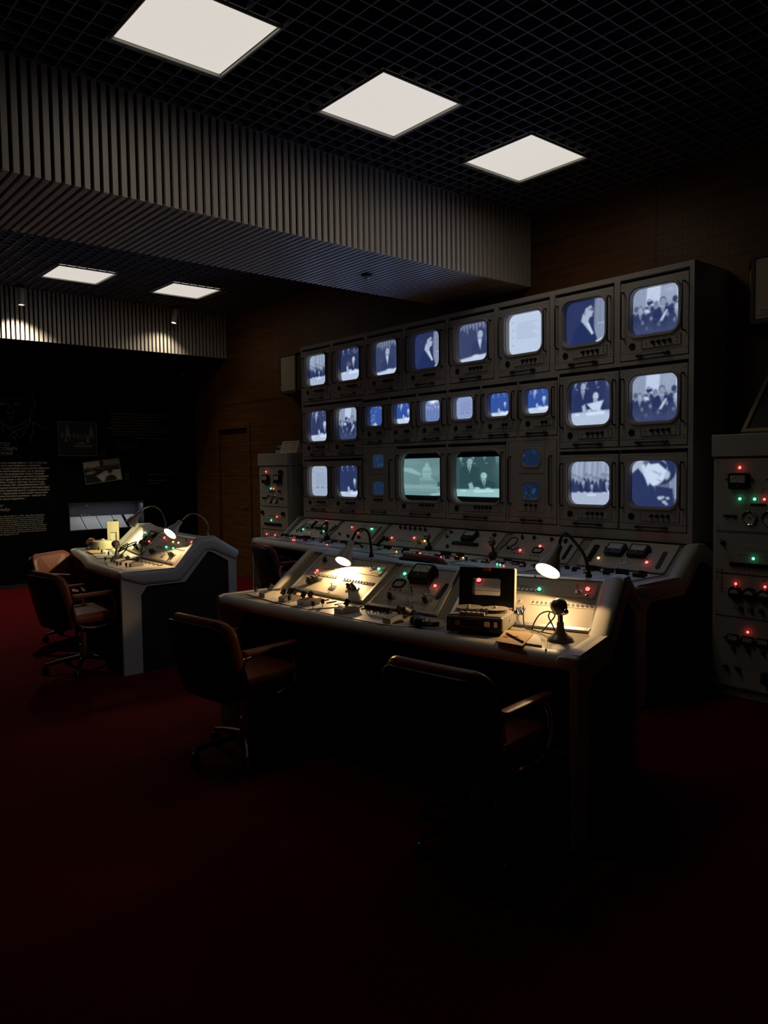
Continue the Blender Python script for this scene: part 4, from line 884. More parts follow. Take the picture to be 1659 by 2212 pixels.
# ------------------------------------------------------------------ left desk
left = Console('smaller angled control desk at the left with cluttered top and two lamps', (2.7, 6.6, 0),
    [((2.588, 7.847), (3.02, 7.74), (.97, -.24)), ((2.44, 7.12), (2.88, 7.04), (.975, -.2)), ((2.285, 6.56), (2.765, 6.57), (.995, -.10)), ((2.25, 6.1), (2.72, 6.1), (1, 0)), ((2.232, 5.665), (2.70, 5.665), (1, .0))], .21, group='white control desks')
left.cheek(0, -1, arm=.09, t=.03); left.cheek(4, 1, arm=.10); left.back()
b1 = left.panel((2.99, 7.62), (2.80, 6.66), run=.21); b2 = left.panel((2.74, 6.53), (2.705, 5.76), run=.21)
p = b2
lamp(p, .175, .234, 'red', .011); lamp(p, .415, .206, 'amber'); lamp(p, .523, .207, 'amber'); toggle(p, .675, .225, .3); lamp(p, .745, .235, 'red', .011); lamp(p, .378, .143, 'green', z=.003); lamp(p, .524, .144, 'green', z=.003); sockets(p, .18, .36, .138, 8); sockets(p, .545, .735, .144, 9); breaker(p, .202, .069, 2, .3); duo_switch(p, .437, .056); breaker(p, .608, .074, 2, .2); dots(p, .05, .14, .24, 3, .005)
p = b1
subplate(p, .06, .03, .50, .265, name='white_plate', m='plate_light'); lamp(p, .44, .222, 'red'); lamp(p, .505, .225, 'green'); subplate(p, .58, .02, .945, .27, .002, 'black_plastic', 'dark_plate'); meter(p, .80, .225, .16, .055, .02); slot(p, .70, .20, .76, .20, .018); lamp(p, .915, .15, 'red', z=.003); slot(p, .83, .13, .93, .165, .02); pointer(p, .70, .11, .6, .003); pointer(p, .62, .06, .2, .003); knob(p, .78, .12, z=.003); knob(p, .73, .05, z=.003)
c3 = (2.50, 6.12); dp = deck_plate(left, 2.50, 6.12, 0, [(-.42, -.06), (.0, -.19), (.38, -.20), (.40, .16), (-.40, .16)])
for x, y in ((2.48, 6.30), (2.46, 6.12), (2.47, 5.95)): fader(dp, *w2(x, y, c3), 3, ((1, .01),), .10, .055)
for x, y in ((2.39, 6.26), (2.355, 6.05), (2.36, 5.88), (2.40, 6.42)): keystick(dp, *w2(x, y, c3))
for i in range(8): bar(dp, *w2(2.62, 6.40 - .08 * i, c3), .05, 'black_plastic', .1)
c4 = (2.68, 7.12); dp = deck_plate(left, 2.68, 7.12, -.22, [(-.42, -.12), (.40, -.14), (.44, .10), (-.42, .13)])
for i in range(6): bar(dp, -.3 + .12 * i, .06, .05, 'black_plastic', .1)
for u, v in ((-.2, -.05), (.1, -.06), (.3, -.03)): keystick(dp, u, v)
# ------------------------------------------------------------------ rear console below the monitors
ys = [7.36, 6.68, 6.60, 5.89, 5.83, 5.12, 5.03, 4.34, 4.26, 3.56, 3.47, 2.76]
rear = Console('long white console below the monitor rack with six sloping panels', (4.6, 5.0, 0),
    [((4.44, 7.47), (4.86, 7.47), (1, 0)), ((4.35, 6.5), (4.86, 6.5), (1, 0)), ((4.29, 5.7), (4.86, 5.7), (1, 0)), ((4.19, 4.75), (4.86, 4.75), (1, 0)), ((4.175, 4.2), (4.86, 4.2), (1, 0)), ((4.24, 3.4), (4.86, 3.4), (1, 0)), ((4.31, 2.63), (4.86, 2.63), (1, 0))], .225, rise=.178, ridge=.01, back=.06, zback=.90, group='white control desks')
rear.cheek(0, -1, arm=.04, t=.014, leg=.10); rear.cheek(6, 1, arm=.11, leg=.12); rear.back()
R = [rear.panel((4.862, ys[2 * i]), (4.862, ys[2 * i + 1]), zb=.80, run=.222, rise=.175, frame_w=0, mats=('panel_face', 'steel'), th=.02) for i in range(6)]
p = R[0]; meter(p, .238, .182, .15, .115); meter(p, .428, .182, .15, .115); slot(p, .07, .06, .125, .21, .03, 5); slot(p, .625, .05, .675, .21, .03, 5); lamp(p, .172, .098, 'green'); lamp(p, .564, .098, 'green'); pointer(p, .155, .075, .6); pointer(p, .545, .072, .6); lamp(p, .257, .255, 'red', .006); lamp(p, .439, .258, 'red', .006); duo_switch(p, .33, .07)
p = R[1]; lamp(p, .205, .194, 'red'); lamp(p, .525, .192, 'green'); lamp(p, .545, .192, 'green'); lamp(p, .372, .123, 'red', .007); slot(p, .645, .063, .638, .241, .022); dots(p, .15, .205, .235, 4, .005); dots(p, .34, .39, .232, 4, .005); dots(p, .52, .58, .228, 4, .005); ring(p, .375, .165, .07, .045); knob(p, .267, .063); knob(p, .447, .061); pointer(p, .10, .08, .8)
p = R[2]
for i in range(6): pointer(p, .163 + i * .072, .243 - i * .0015, .5)
subplate(p, .20, .088, .55, .17, .002, 'panel_face'); dots(p, .24, .42, .115, 8, .003, 'steel'); dots(p, .25, .47, .072, 9, .005); lamp(p, .164, .093, 'red', .011); keyblock(p, .11, .07, 4, .02, .015, .02, .03); lamp(p, .462, .12, 'red', .011); lamp(p, .631, .09, 'amber', .011); keyblock(p, .585, .069, 3, .02, .015, .02, .03, 'amber_plastic'); dots(p, .29, .41, .15, 5, .003, 'steel')
p = R[3]; pointer(p, .065, .235, .8); pointer(p, .06, .173, .8); meter(p, .33, .195, .15, .115); slot(p, .175, .102, .495, .102, .026, 10); pointer(p, .59, .232, -.8); pointer(p, .585, .17, .3); lamp(p, .609, .134, 'red', .011); dots(p, .28, .43, .05, 6, .003, 'steel'); knob(p, .16, .05)
p = R[4]; pointer(p, .129, .232, .4); knob(p, .246, .242); knob(p, .424, .239); pointer(p, .565, .225, -.5); lamp(p, .198, .085, 'red', .011); lamp(p, .36, .152, 'red', .011); ring(p, .36, .107, .09, .055); dots(p, .155, .225, .053, 3, .007); dots(p, .33, .40, .045, 3, .007); slot(p, .646, .035, .636, .2, .03); pointer(p, .06, .10, .9)
p = R[5]; slot(p, .085, .04, .075, .215, .034, 6); lamp(p, .155, .08, 'amber', .011); meter(p, .253, .176, .15, .115); meter(p, .44, .178, .15, .115); lamp(p, .255, .242, 'green', .006); lamp(p, .441, .244, 'red', .006); lamp(p, .549, .082, 'red', .012); duo_switch(p, .361, .062); slot(p, .646, .035, .638, .206, .032); dots(p, .345, .345, .16, 2, .005, 'red_plastic', 2, .03); dots(p, .535, .535, .155, 2, .005, 'red_plastic', 2, .03)
# keys, lamps and switches along the rear console deck: one plate per bay
for b in range(6):
    yc = (ys[2 * b] + ys[2 * b + 1]) / 2; fx = np.interp(-yc, [-7.47, -6.5, -5.7, -4.75, -4.2, -3.4, -2.63], [4.44, 4.35, 4.29, 4.19, 4.175, 4.24, 4.31]); x0, x1 = fx + .10, 4.835; xc = (x0 + x1) / 2; hd = (x1 - x0) / 2
    dp = deck_plate(rear, xc, yc, 0, [(-.35, -hd * .9), (.35, -hd * .9), (.36, hd * .95), (-.36, hd * .95)])
    q = lambda x: x - xc
    r_ = random.Random(b + 3)
    for u in (-.26, -.13, 0.02, .15, .27):
        if r_.random() < .75: keyblock(dp, u + r_.uniform(-.02, .02), hd * .55 + r_.uniform(-.03, .03), r_.choice((3, 4, 5, 6)), .02, .014, .022, r_.choice((.02, .03, .04)))
    for u in (-.29, -.18, -.05, .08, .19, .3):
        if r_.random() < .7: keyblock(dp, u, r_.uniform(-.05, .06), r_.choice((2, 3, 4, 5)), .018, .012, .02, r_.choice((.015, .03)))
    for u in (-.3, -.1, .12, .28):
        if r_.random() < .6: keystick(dp, u, -hd * .45 + r_.uniform(-.03, .03))
    for i in range(9): bar(dp, -.3 + i * .07, -hd * .05 + .1, .045, r_.choice(('black_plastic', 'black_plastic', 'red_plastic')), .2)
    cols = {0: ((-.28, .12, 'amber'), (-.25, .12, 'green'), (.2, -.12, 'red'), (.23, -.12, 'red')), 1: ((.12, -.15, 'red'),), 2: ((.34, -.08, 'amber'),), 3: ((-.29, -.03, 'green'), (-.22, .03, 'red'), (.03, .0, 'amber'), (.17, .0, 'red'), (.22, .04, 'red'), (.235, .0, 'amber'), (.29, .04, 'amber'), (.13, -.06, 'red')), 4: ((.0, -.1, 'green'), (.03, -.1, 'green'), (.1, -.14, 'red')), 5: ()}[b]
    for u, v, c in cols: lamp(dp, u, v, c, .007, .004)
LAMP1, LAMP2, LAMP3, LAMP4 = [((2.836, 3.713, 0.983), (2.937, 3.747, 1.109)), ((2.894, 2.225, 1.058), (2.998, 2.235, 1.172)), ((2.748, 5.917, 1.033), (2.871, 5.948, 1.139)), ((2.937, 7.176, 1.049), (3.003, 7.119, 1.146))]
CAM_ROWS = [[0.760135, -0.649622, -0.013641], [0.047774, 0.03494, 0.998247], [-0.648006, -0.759454, 0.057594]]
# ------------------------------------------------------------------ equipment cabinets
def cabinet(label, yL):
    t = thing('equipment_cabinet', label, 'equipment cabinet', (5.0, yL, 0), -PI / 2, 'tall beige equipment cabinets'); w, d = .645, .58
    m = MB(); m.box2((.0, .012, .07), (w, d, 1.58)); m.box2((.01, .03, 0), (w - .01, d - .01, .07)); m.build('body', 'cab_paint', t, bevel=.004)
    m = MB(); m.box2((-.008, -.008, 1.59), (w + .006, d + .005, 1.735)); m.build('top_cap', 'cab_paint', t, bevel=.006)
    out = []
    for z0, z1 in ((1.105, 1.575), (.828, 1.085), (.545, .815), (.075, .530)):
        m = MB(); m.box2((.018, 0, 0), (w - .018, .012, z1 - z0))
        for x in (.035, w - .035):
            for z in (.02, z1 - z0 - .02): m.lathe([(.006, 0), (.005, .004), (0, .005)], look((x, 0, z), (0, -1, 0)), 8, 1, cap=False)
        o = m.build('front_panel', ['cab_paint', 'steel'], t); o.location = (0, 0, z0)
        out.append(o)
    return t, out
def on_panel(p, z0):
    e = bpy.data.objects  # items sit on the vertical face: x right, z up, out = -y
    def put(fn, x, z, *a, **k):
        if fn is slot: a = (a[0] - x, a[1] - z) + tuple(a[2:])
        o = fn(p, 0, 0, *a, **k); ml = o.matrix_basis.copy(); o.matrix_local = Matrix.Translation((x, 0, z - z0)) @ Matrix.Rotation(PI / 2, 4, 'X') @ ml; return o
    return put
def dial(p, u, v, r=.047):
    k = MB(); k.lathe([(r, 0), (r, .014), (r * .93, .018), (r * .86, .016), (r * .84, .010)], n=24, mi=0, cap=False); k.lathe([(r * .86, .010), (0, .010)], n=24, mi=1, cap=False)
    pts = [(r * .7 * math.cos(a), r * .7 * math.sin(a), .0115) for a in (PI * (1 - i / 16) for i in range(17))]; k.tube(pts, .0035, 4, 2); k.tube([(r * .25, -r * .2, .012), (-r * .4, r * .35, .012)], .002, 4, 2); k.sphere((r * .1, -r * .05, .012), .005, 2, 8)
    return inst('round_dial', mesh_of(k, 'dial%d' % (r * 1e3), ['chrome', 'meter_face', 'black_plastic']), p, TM(u, v))
def round_meter(p, u, v, r=.045):
    k = MB(); k.lathe([(r, 0), (r, .02), (r * .92, .028), (0, .028)], n=22, cap=False); k.prism([(r * .62 * math.cos(a), r * .55 * math.sin(a)) for a in (PI * i / 10 for i in range(11))], Matrix.Identity(4), .028, .0295, 1); k.tube([(0, 0, .03), (-.012, .018, .03)], .0012, 4)
    return inst('round_meter', mesh_of(k, 'round_meter', ['black_plastic', 'meter_face']), p, TM(u, v))
def equip(label, yL, right):
    t, P = cabinet(label, yL); Z = (1.105, .828, .545, .075)
    q = on_panel(P[0], Z[0])
    q(lamp, .182, 1.517, 'red', r=.010); q(meter, .18, 1.43, .13, .105); q(meter, .44, 1.43, .13, .105)
    if not right: q(keyblock, .505, 1.512, 1, .03, .05, .045, .03)
    q(dots, .10, .165, 1.313, 1) if False else None
    q(lamp, .282 if not right else .185, 1.316, 'green', r=.010); q(lamp, .345 if not right else .34, 1.316, 'red', r=.009)
    if right: q(lamp, .279, 1.316, 'green', r=.010)
    for z in (1.312, 1.285): q(dots, .09, .165, z, 4, .005, 'steel')
    q(slot, .25, 1.282, .35, 1.282, .012); q(knob, .47, 1.285); q(dial, .247, 1.195); q(dial, .37, 1.195)
    q(slot, .075, 1.202, .165, 1.202, .012, 2); q(slot, .45, 1.202, .54, 1.202, .012, 2)
    q = on_panel(P[1], Z[1])
    q(keyblock if not right else knob, .075, 1.024, *((1, .03, .045, .04, .02) if not right else ()))
    if not right: q(keyblock, .535, 1.022, 1, .03, .045, .04, .02)
    q(dots, .06, .10, .945, 3, .006, 'steel'); q(subplate, .165, .955, .52, 1.015, .003, 'cab_paint') if False else None
    k = MB(); k.prism(rrect(.33, .065, .006, 3), Matrix.Identity(4), 0, .003); k.prism(rrect(.2, .008, .002, 2), Matrix.Identity(4), .003, .0045, 1)
    def ip(p, u, v): return inst('label_plate', mesh_of(k, 'cab_label', ['cab_paint', 'steel']), p, TM(u, v))
    q(ip, .33, .987); q(dots, .22, .30, .975, 4, .006, 'steel'); q(dots, .33, .41, .972, 4, .006, 'steel')
    q(lamp, .276, .934, 'green', r=.010); 
    if not right: q(lamp, .40, .98, 'red', r=.009)
    q(dots, .32, .43, .934, 5, .006, 'steel'); q(slot, .12, .888, .49, .888, .022, 14)
    q = on_panel(P[2], Z[2])
    for i in range(4): q(round_meter, .163 + .0945 * i, .70)
    q(lamp, .165, .760, 'red', r=.009); q(lamp, .352, .760, 'red', r=.009)
    if not right: q(lamp, .52, .752, 'amber', r=.008); q(lamp, .553, .752, 'green', r=.008)
    for i in range(7): q(dots, .068, .098, .747 - .024 * i, 2, .007, 'steel')
    for i in range(6): q(knob, .198 + .066 * i, .60)
    q = on_panel(P[3], Z[3])
    for i in range(4): q(meter, .153 + .096 * i, .395, .08, .06, .02)
    q(lamp, .247, .453, 'red', r=.009); q(dots, .152, .152, .452, 1, .006, 'steel'); q(dots, .343, .343, .452, 1, .006, 'steel')
    for i in range(4): q(knob, .153 + .095 * i, .335, .012, .02)
    for x in (.11, .188): q(pointer, x, .198, .9)
    q(keyblock, .375, .175, 2, .028, .022, .07, .05); q(slot, .44, .30, .44, .12, .03, 6)
    return t
equip('tall beige equipment cabinet at the right edge of the picture', 2.487, True)
equip('tall beige equipment cabinet left of the monitor rack, behind the rear console end', 8.222, False)
# things on the cabinets
t = thing('desk_calendar', 'small white card stand with a grey and an orange round emblem, on left cabinet', 'card stand', (5.06, 7.655, 1.735), -PI / 2 + .12)
k = MB(); F_ = frame(Vector((-.15, 0, 0)), Vector((0, 1, 0)), Vector((0, 0, 1)), Vector((1, 0, 0))); k.prism([(0, 0), (.10, 0), (.052, .142), (.048, .142)], F_, 0, .30); k.build('stand', 'paper', t)
k = MB(); a = math.atan2(.048, .142); Fp = frame(Vector((0, 0, 0)), Vector((1, 0, 0)), Vector((0, math.sin(a), math.cos(a))), Vector((0, -math.cos(a), math.sin(a))))
for x, mi in ((-.066, 0), (.068, 1)):
    k.T = Fp @ Matrix.Translation((x, .062, .001)); n = 20
    for i in range(n):
        a0, a1 = 2 * PI * i / n, 2 * PI * (i + 1) / n; k.add([(r * math.cos(q) * 1.25, r * math.sin(q), 0) for q, r in ((a0, .042), (a1, .042), (a1, .034), (a0, .034))], [(0, 1, 2, 3)], mi)
    for i in range(3):
        q = PI / 2 + i * 2 * PI / 3; c, s_ = math.cos(q), math.sin(q); k.add([(-s_ * .009, c * .009, 0), (s_ * .009, -c * .009, 0), (c * .036 * 1.2, s_ * .036, 0)], [(0, 1, 2)], mi)
k.T = Fp @ Matrix.Translation((0, .122, .001)); k.add([(-.14, -.003, 0), (.14, -.003, 0), (.14, .001, 0), (-.14, .001, 0)], [(0, 1, 2, 3)], 2)
for i in range(4): k.add([(.02 + .03 * i, .006, 0), (.042 + .03 * i, .006, 0), (.042 + .03 * i, .010, 0), (.02 + .03 * i, .010, 0)], [(0, 1, 2, 3)], 2)
k.build('printed_face', ['blue_print', 'orange_print', 'rack_dark'], t)
t = thing('scale_model', 'little pale model on a block, left of the card stand on left cabinet', 'model', (5.12, 7.90, 1.735), -PI / 2)
k = MB(); k.box((0, 0, .02), (.12, .08, .04)); k.build('block', 'cream_plastic', t, bevel=.004)
k = MB(); k.tube([(-.07, 0, .075), (.0, 0, .082), (.06, 0, .085)], [.004, .014, .008], 8); k.cyl((0, 0, .04), (0, 0, .08), .006); k.box((.045, 0, .11), (.03, .006, .05)); k.box((0, 0, .085), (.03, .12, .005)); k.build('figure', 'cream_plastic', t)
t = thing('picture_frame', 'wooden picture frame leaning back to the wall on top of the right cabinet', 'frame', (5.13, 2.37, 1.735), -PI / 2)
a = math.radians(44); L, H, e = .50, .62, .03; Ff = frame(Vector((0, .02, .004)), Vector((1, 0, 0)), Vector((0, math.sin(a), math.cos(a))), Vector((0, -math.cos(a), math.sin(a))))
k = MB()
for x0, x1, y0, y1 in ((0, L, 0, e), (0, L, H - e, H), (0, e, e, H - e), (L - e, L, e, H - e)): k.prism([(x0, y0), (x1, y0), (x1, y1), (x0, y1)], Ff, 0, .022)
k.build('moulding', 'frame_wood', t, bevel=.003); k = MB(); k.prism([(e, e), (L - e, e), (L - e, H - e), (e, H - e)], Ff, .002, .008); k.build('picture', 'rack_dark', t)

# ------------------------------------------------------------------ gooseneck lamps
def gooseneck(label, base, neck, mouth, axis_from, bulb='lamp_bulb', energy=5, col=(1, .63, .28), dark=True, R=.055, L=.145, group='gooseneck lamps on the consoles', spread=174):
    b = Vector(base); t = thing('gooseneck_lamp', label, 'lamp', b, 0, group); mo = Vector(mouth); ax = (mo - Vector(axis_from)).normalized(); back = mo - ax * L
    k = MB(); k.lathe([(.016, 0), (.016, .008), (.012, .016), (.009, .03), (.008, .04)], n=16); k.build('base', 'black_plastic' if dark else 'shade', t)
    pts = catmull([b + Vector((0, 0, .03))] + [Vector(q) for q in neck] + [back], 8)
    k = MB(); k.tube([p - b for p in pts], .0078 if dark else .006, 8); k.build('gooseneck', 'black_rubber' if dark else 'mic_grey', t)
    F = look(back - b, ax); k = MB()
    k.lathe([(0, -.004), (.017, -.004), (.020, .0), (.021, .035), (.024, .05), (.034, .072), (.044, .098), (R, L - .004), (R + .002, L), (R - .001, L), (R * .72, L - .04), (.024, .06), (.0, .055)], F, 28, cap=False); k.build('lamp_shade', 'shade', t, angle=50)
    k = MB(); k.lathe([(0, L - .014), (R * .62, L - .016), (R * .86, L - .008), (R * .80, L - .020), (0, L - .030)], F, 24, cap=False); k.build('bulb', bulb, t)
    l = bpy.data.lights.new('lamp_beam', 'SPOT'); l.energy = energy; l.color = col; l.spot_size = math.radians(spread); l.spot_blend = .12; l.shadow_soft_size = .02
    o = bpy.data.objects.new('lamp_beam', l); COL.objects.link(o); o.parent = t; o.matrix_local = look(mo - ax * .004 - b, -ax); return t
gooseneck('black gooseneck lamp lighting the left panel of the front desk', (3.02, 3.665, main.zt + .002), [(3.015, 3.668, 1.10), (3.01, 3.685, 1.155), (2.985, 3.715, 1.172), (2.955, 3.735, 1.150)], LAMP1[0], LAMP1[1], energy=13, R=.050)
gooseneck('black gooseneck lamp lighting the right panel and microphone of the front desk', (3.215, 2.222, main.zt + .002), [(3.205, 2.245, 1.11), (3.16, 2.285, 1.19), (3.09, 2.275, 1.222), (3.02, 2.24, 1.208)], LAMP2[0], LAMP2[1], energy=6, R=.060)
gooseneck('grey gooseneck lamp with lit mouth toward us at the right of the left desk', (3.0, 5.75, left.zt + .002), [(3.0, 5.735, 1.08), (2.985, 5.77, 1.145), (2.94, 5.82, 1.188), (2.88, 5.84, 1.186)], LAMP3[0], LAMP3[1], energy=6, dark=False, R=.058)
gooseneck('grey gooseneck lamp turned away at the back of the left desk', (3.025, 6.61, left.zt + .002), [(3.035, 6.62, 1.08), (3.045, 6.73, 1.175), (3.045, 6.89, 1.215), (3.03, 7.04, 1.20)], LAMP4[0], LAMP4[1], bulb='lamp_bulb_dim', energy=11, col=(1, .86, .46), dark=False, R=.052)
# ------------------------------------------------------------------ microphones
def desk_mic(label, x, y, z, rz, group='desk microphones'):
    t = thing('desk_microphone', label, 'microphone', (x, y, z), rz, group)
    k = MB(); k.lathe([(0, 0), (.052, 0), (.054, .006), (.050, .013), (.034, .022), (.021, .036), (.016, .055), (.014, .075), (0, .075)], n=28, cap=False); k.build('base', 'mic_grey', t)
    k = MB(); k.cyl((0, 0, .074), (0, 0, .115), .011); k.cyl((-.028, 0, .118), (.028, 0, .118), .006); k.sphere((-.03, 0, .118), .011); k.sphere((-.048, 0, .124), .012); k.build('swivel', 'chrome', t)
    F = look((0, .014, .132), (0, -.86, .5)); k = MB()
    k.lathe([(0, -.022), (.020, -.020), (.031, -.008), (.034, .006), (.031, .022), (.022, .034), (.010, .039), (0, .040)], F, 24, cap=False)
    for i in range(5):
        x0 = -.020 + .010 * i; pts = [F @ Vector((x0, .028 * math.sin(a) * (1 - abs(x0) * 12 * .3), .010 + .032 * math.cos(a) * (1 - (x0 / .034) ** 2) ** .5)) for a in (-1.2 + 2.4 * j / 10 for j in range(11))]
        k.tube(pts, .0022, 5, 1)
    k.build('head', ['mic_grey', 'chrome'], t); return t
desk_mic('grey desk microphone standing in the pool of light at the right of the front desk', 2.742, 2.04, .785, 1.1).scale = (1.05, 1.05, 1.1)
desk_mic('grey desk microphone standing on the left desk among the clutter', 2.53, 6.50, .7905, 1.0)
def round_mic(label, y):
    t = thing('hand_microphone', label, 'microphone', (4.86, y, .79), -PI / 2, 'brown round-headed microphones on the rear console')
    k = MB(); k.box((0, .0, .02), (.05, .04, .04)); k.tube([(0, 0, .03), (.005, .0, .06), (0, -.01, .095)], .011, 10); k.build('handle', 'black_plastic', t)
    k = MB(); k.sphere((0, -.015, .125), .036, 0, 18, (1, .85, 1)); k.lathe([(.030, 0), (.028, .012), (.015, .02), (0, .021)], look((0, -.03, .13), (-.3, -.9, .4)), 16, 1, cap=False); k.build('head', ['bulb_brown', 'steel'], t); return t
for y, l in ((6.64, 'brown round-headed microphone between the first two sloping panels of the rear console'), (5.075, 'brown round-headed microphone in the middle of the rear console, above the chair back'), (4.30, 'brown round-headed microphone left of the panel with an oval ring, on the rear console')): round_mic(l, y)
t = thing('telephone_handset', 'black handset on a round base in the middle of the rear console', 'handset', (4.60, 5.50, .7905), -.6)
k = MB(); k.lathe([(.055, 0), (.055, .018), (.04, .03), (0, .03)], n=22); k.build('cradle', 'black_plastic', t); k = MB(); k.tube([(0, 0, .03), (.03, -.01, .07), (.075, -.025, .115)], [.018, .015, .022], 12); k.build('grip', 'black_plastic', t)
t = thing('telephone_handset', 'black handset with coiled cord on the front desk, left of the tape recorder', 'handset', (2.52, 2.73, .7905), 0)
k = MB(); k.tube([(.075, .135, .035), (.05, .09, .043), (.02, .03, .046)], [.024, .018, .015], 12); k.box((.083, .148, .032), (.05, .05, .045), 0, Matrix.Rotation(.6, 3, 'Z')); k.build('grip', 'black_rubber', t, bevel=.005)
k = MB(); k.lathe([(.036, 0), (.040, .016), (.034, .036), (.02, .042), (0, .042)], look((.005, -.01, .0), (0, 0, 1)), 20); k.sphere((-.03, -.06, .024), .026, sc=(1.1, 1.3, .9)); k.build('earpiece', 'black_plastic', t)
k = MB(); pts = []
for i in range(60): a = i * .9; q = i / 59; pts.append((-.02 + .05 * q + .012 * math.cos(a), -.075 - .05 * math.sin(q * 2) + .0, .012 + .010 * math.sin(a)))
k.tube(pts, .0035, 5); k.build('coiled_cord', 'black_rubber', t)
# cables
def cable(label, pts, r, m, cat='cable', group=None):
    c = catmull(pts, 8); o = Vector(pts[0]); k = MB(); k.tube(c, r, 6); ob = k.build('cable', m, org=o); ob.location = o; return tag(ob, label, cat, group)
z = .7895
cable('brown cable looped on the front desk between socket and desk microphone', [(2.90, 2.375, .875), (2.865, 2.345, .87), (2.835, 2.32, .82), (2.825, 2.30, z), (2.82, 2.26, z), (2.80, 2.19, z + .003), (2.775, 2.13, .84), (2.77, 2.09, .885), (2.765, 2.12, .90), (2.785, 2.19, .87), (2.80, 2.24, .80), (2.79, 2.20, z + .006), (2.775, 2.10, z + .01), (2.745, 2.075, .83), (2.72, 2.085, .885), (2.70, 2.065, .91)], .0032, 'black_rubber')
cable('pale thin wire curling on the front desk, left of the tape recorder', [(2.62, 2.64, z + .004), (2.66, 2.60, .83), (2.64, 2.56, .85), (2.60, 2.555, .82), (2.56, 2.57, z + .004), (2.54, 2.60, z + .004)], .003, 'white_cable')
for i, (y0, lab) in enumerate(((7.05, 'tangle of white cable on the rear console, left end, in front of the twin meters'), (5.62, 'tangle of white cable on the rear console beside the black handset'))):
    r_ = random.Random(i); pts = [(4.52 + .09 * r_.uniform(-1, 1), y0 - .012 * j + .05 * r_.uniform(-1, 1), .80 + .03 * r_.random()) for j in range(22)]; cable(lab, pts, .005, 'white_cable', group='white cable tangles')
cable('pale wire arching over the second panel foot of the rear console', [(4.62, 6.95, .80), (4.70, 6.90, .90), (4.74, 6.80, .93), (4.72, 6.72, .86), (4.70, 6.70, .80)], .004, 'white_cable')
cable('pale wire arching from the first brown microphone of the rear console', [(4.66, 6.56, .80), (4.76, 6.55, .86), (4.82, 6.50, .88), (4.80, 6.38, .87), (4.78, 6.32, .86)], .004, 'white_cable')
cable('black cable loop hanging on the fifth panel of the rear console', [(4.88, 4.24, .86), (4.91, 4.20, .90), (4.95, 4.17, .95), (4.97, 4.13, .95), (4.94, 4.12, .91), (4.91, 4.15, .88), (4.90, 4.12, .86), (4.93, 4.08, .88)], .005, 'black_rubber')
cable('dark cable coiled around the desk microphone of the left desk', [(2.56, 6.56, .80), (2.66, 6.62, .86), (2.72, 6.72, .90), (2.70, 6.80, .87), (2.64, 6.76, .83), (2.66, 6.66, .88), (2.74, 6.62, .92), (2.78, 6.70, .90), (2.72, 6.84, .84), (2.62, 6.78, .80), (2.56, 6.68, .80), (2.54, 6.50, .80), (2.60, 6.36, .80), (2.66, 6.32, .80)], .005, 'black_rubber')
cable('black cord hanging across the two sloping panels of the left desk', [(2.86, 6.72, .90), (2.84, 6.66, .92), (2.78, 6.56, .86), (2.73, 6.46, .80), (2.70, 6.38, .80)], .0045, 'black_rubber')
# ------------------------------------------------------------------ tape recorder
t = thing('tape_recorder', 'open portable tape recorder with lid up and two reels on the front desk', 'tape recorder', (2.662, 2.435, .785), math.atan2(.117, -.241) - PI)
ang = math.atan2(2.283 - 2.524, 2.622 - 2.505); t.rotation_euler = (0, 0, ang); w, dpt, h = .268, .215, .082
k = MB(); k.box((0, 0, h / 2 + .004), (w, dpt, h - .008)); k.build('case', 'recorder_grey', t, bevel=.010, seg=3)
k = MB(); k.box((0, -dpt / 2 - .0015, h * .48), (w - .01, .004, h - .022)); k.build('front_cover', 'black_plastic', t, bevel=.0015)
k = MB(); k.box((0, .0, h + .002), (w - .02, dpt - .02, .004)); k.build('top_plate', 'recorder_grey', t)
for sx, m_ in ((-1, 'reel_plastic'), (1, 'reel_plastic')):
    k = MB(); F_ = Matrix.Translation((sx * .064, .028, h + .004)); k.lathe([(.012, 0), (.012, .004), (.062, .004), (.062, .006), (.012, .006)], F_, 28, 0, cap=False); k.lathe([(.022, .006), (.052 if sx > 0 else .036, .006), (.052 if sx > 0 else .036, .013), (.022, .013)], F_, 28, 1, cap=False); k.lathe([(.062, .013), (.062, .015), (.008, .015), (.008, .022), (.005, .026), (0, .026)], F_, 28, 0, cap=False)
    k.build('reel', [m_, 'tape_brown'], t)
k = MB()
for i in range(5): k.box((-.06 + .024 * i, -.085, h + .010), (.020, .026, .014))
k.build('piano_keys', 'reel_plastic', t, bevel=.002)
k = MB(); k.box((-.045, -.062, h + .014), (.012, .022, .026), 0, Matrix.Rotation(.4, 3, 'X')); k.box((.045, -.062, h + .014), (.012, .022, .026), 0, Matrix.Rotation(.4, 3, 'X')); k.box((0, -.05, h + .010), (.10, .016, .016)); k.build('head_cover', 'black_plastic', t)
for x, ww in ((-.112, .014), (-.078, .026), (.065, .026), (.105, .016)):
    k = MB(); k.box((x, -dpt / 2 - .006, h * .62), (ww, .006, .022)); k.box((x, -dpt / 2 - .008, h * .62 + .012), (ww * .8, .006, .004)); k.build('latch', 'chrome', t)
k = MB(); k.tube([(-.06, -dpt / 2, h * .4), (-.055, -dpt / 2 - .014, h * .4), (.05, -dpt / 2 - .014, h * .4), (.055, -dpt / 2, h * .4)], .006, 8); k.build('carry_handle', 'black_rubber', t)
k = MB(); k.lathe([(.008, 0), (.007, .004), (0, .004)], look((w / 2, .02, h * .55), (1, 0, 0)), 12); k.build('side_socket', 'chrome', t)
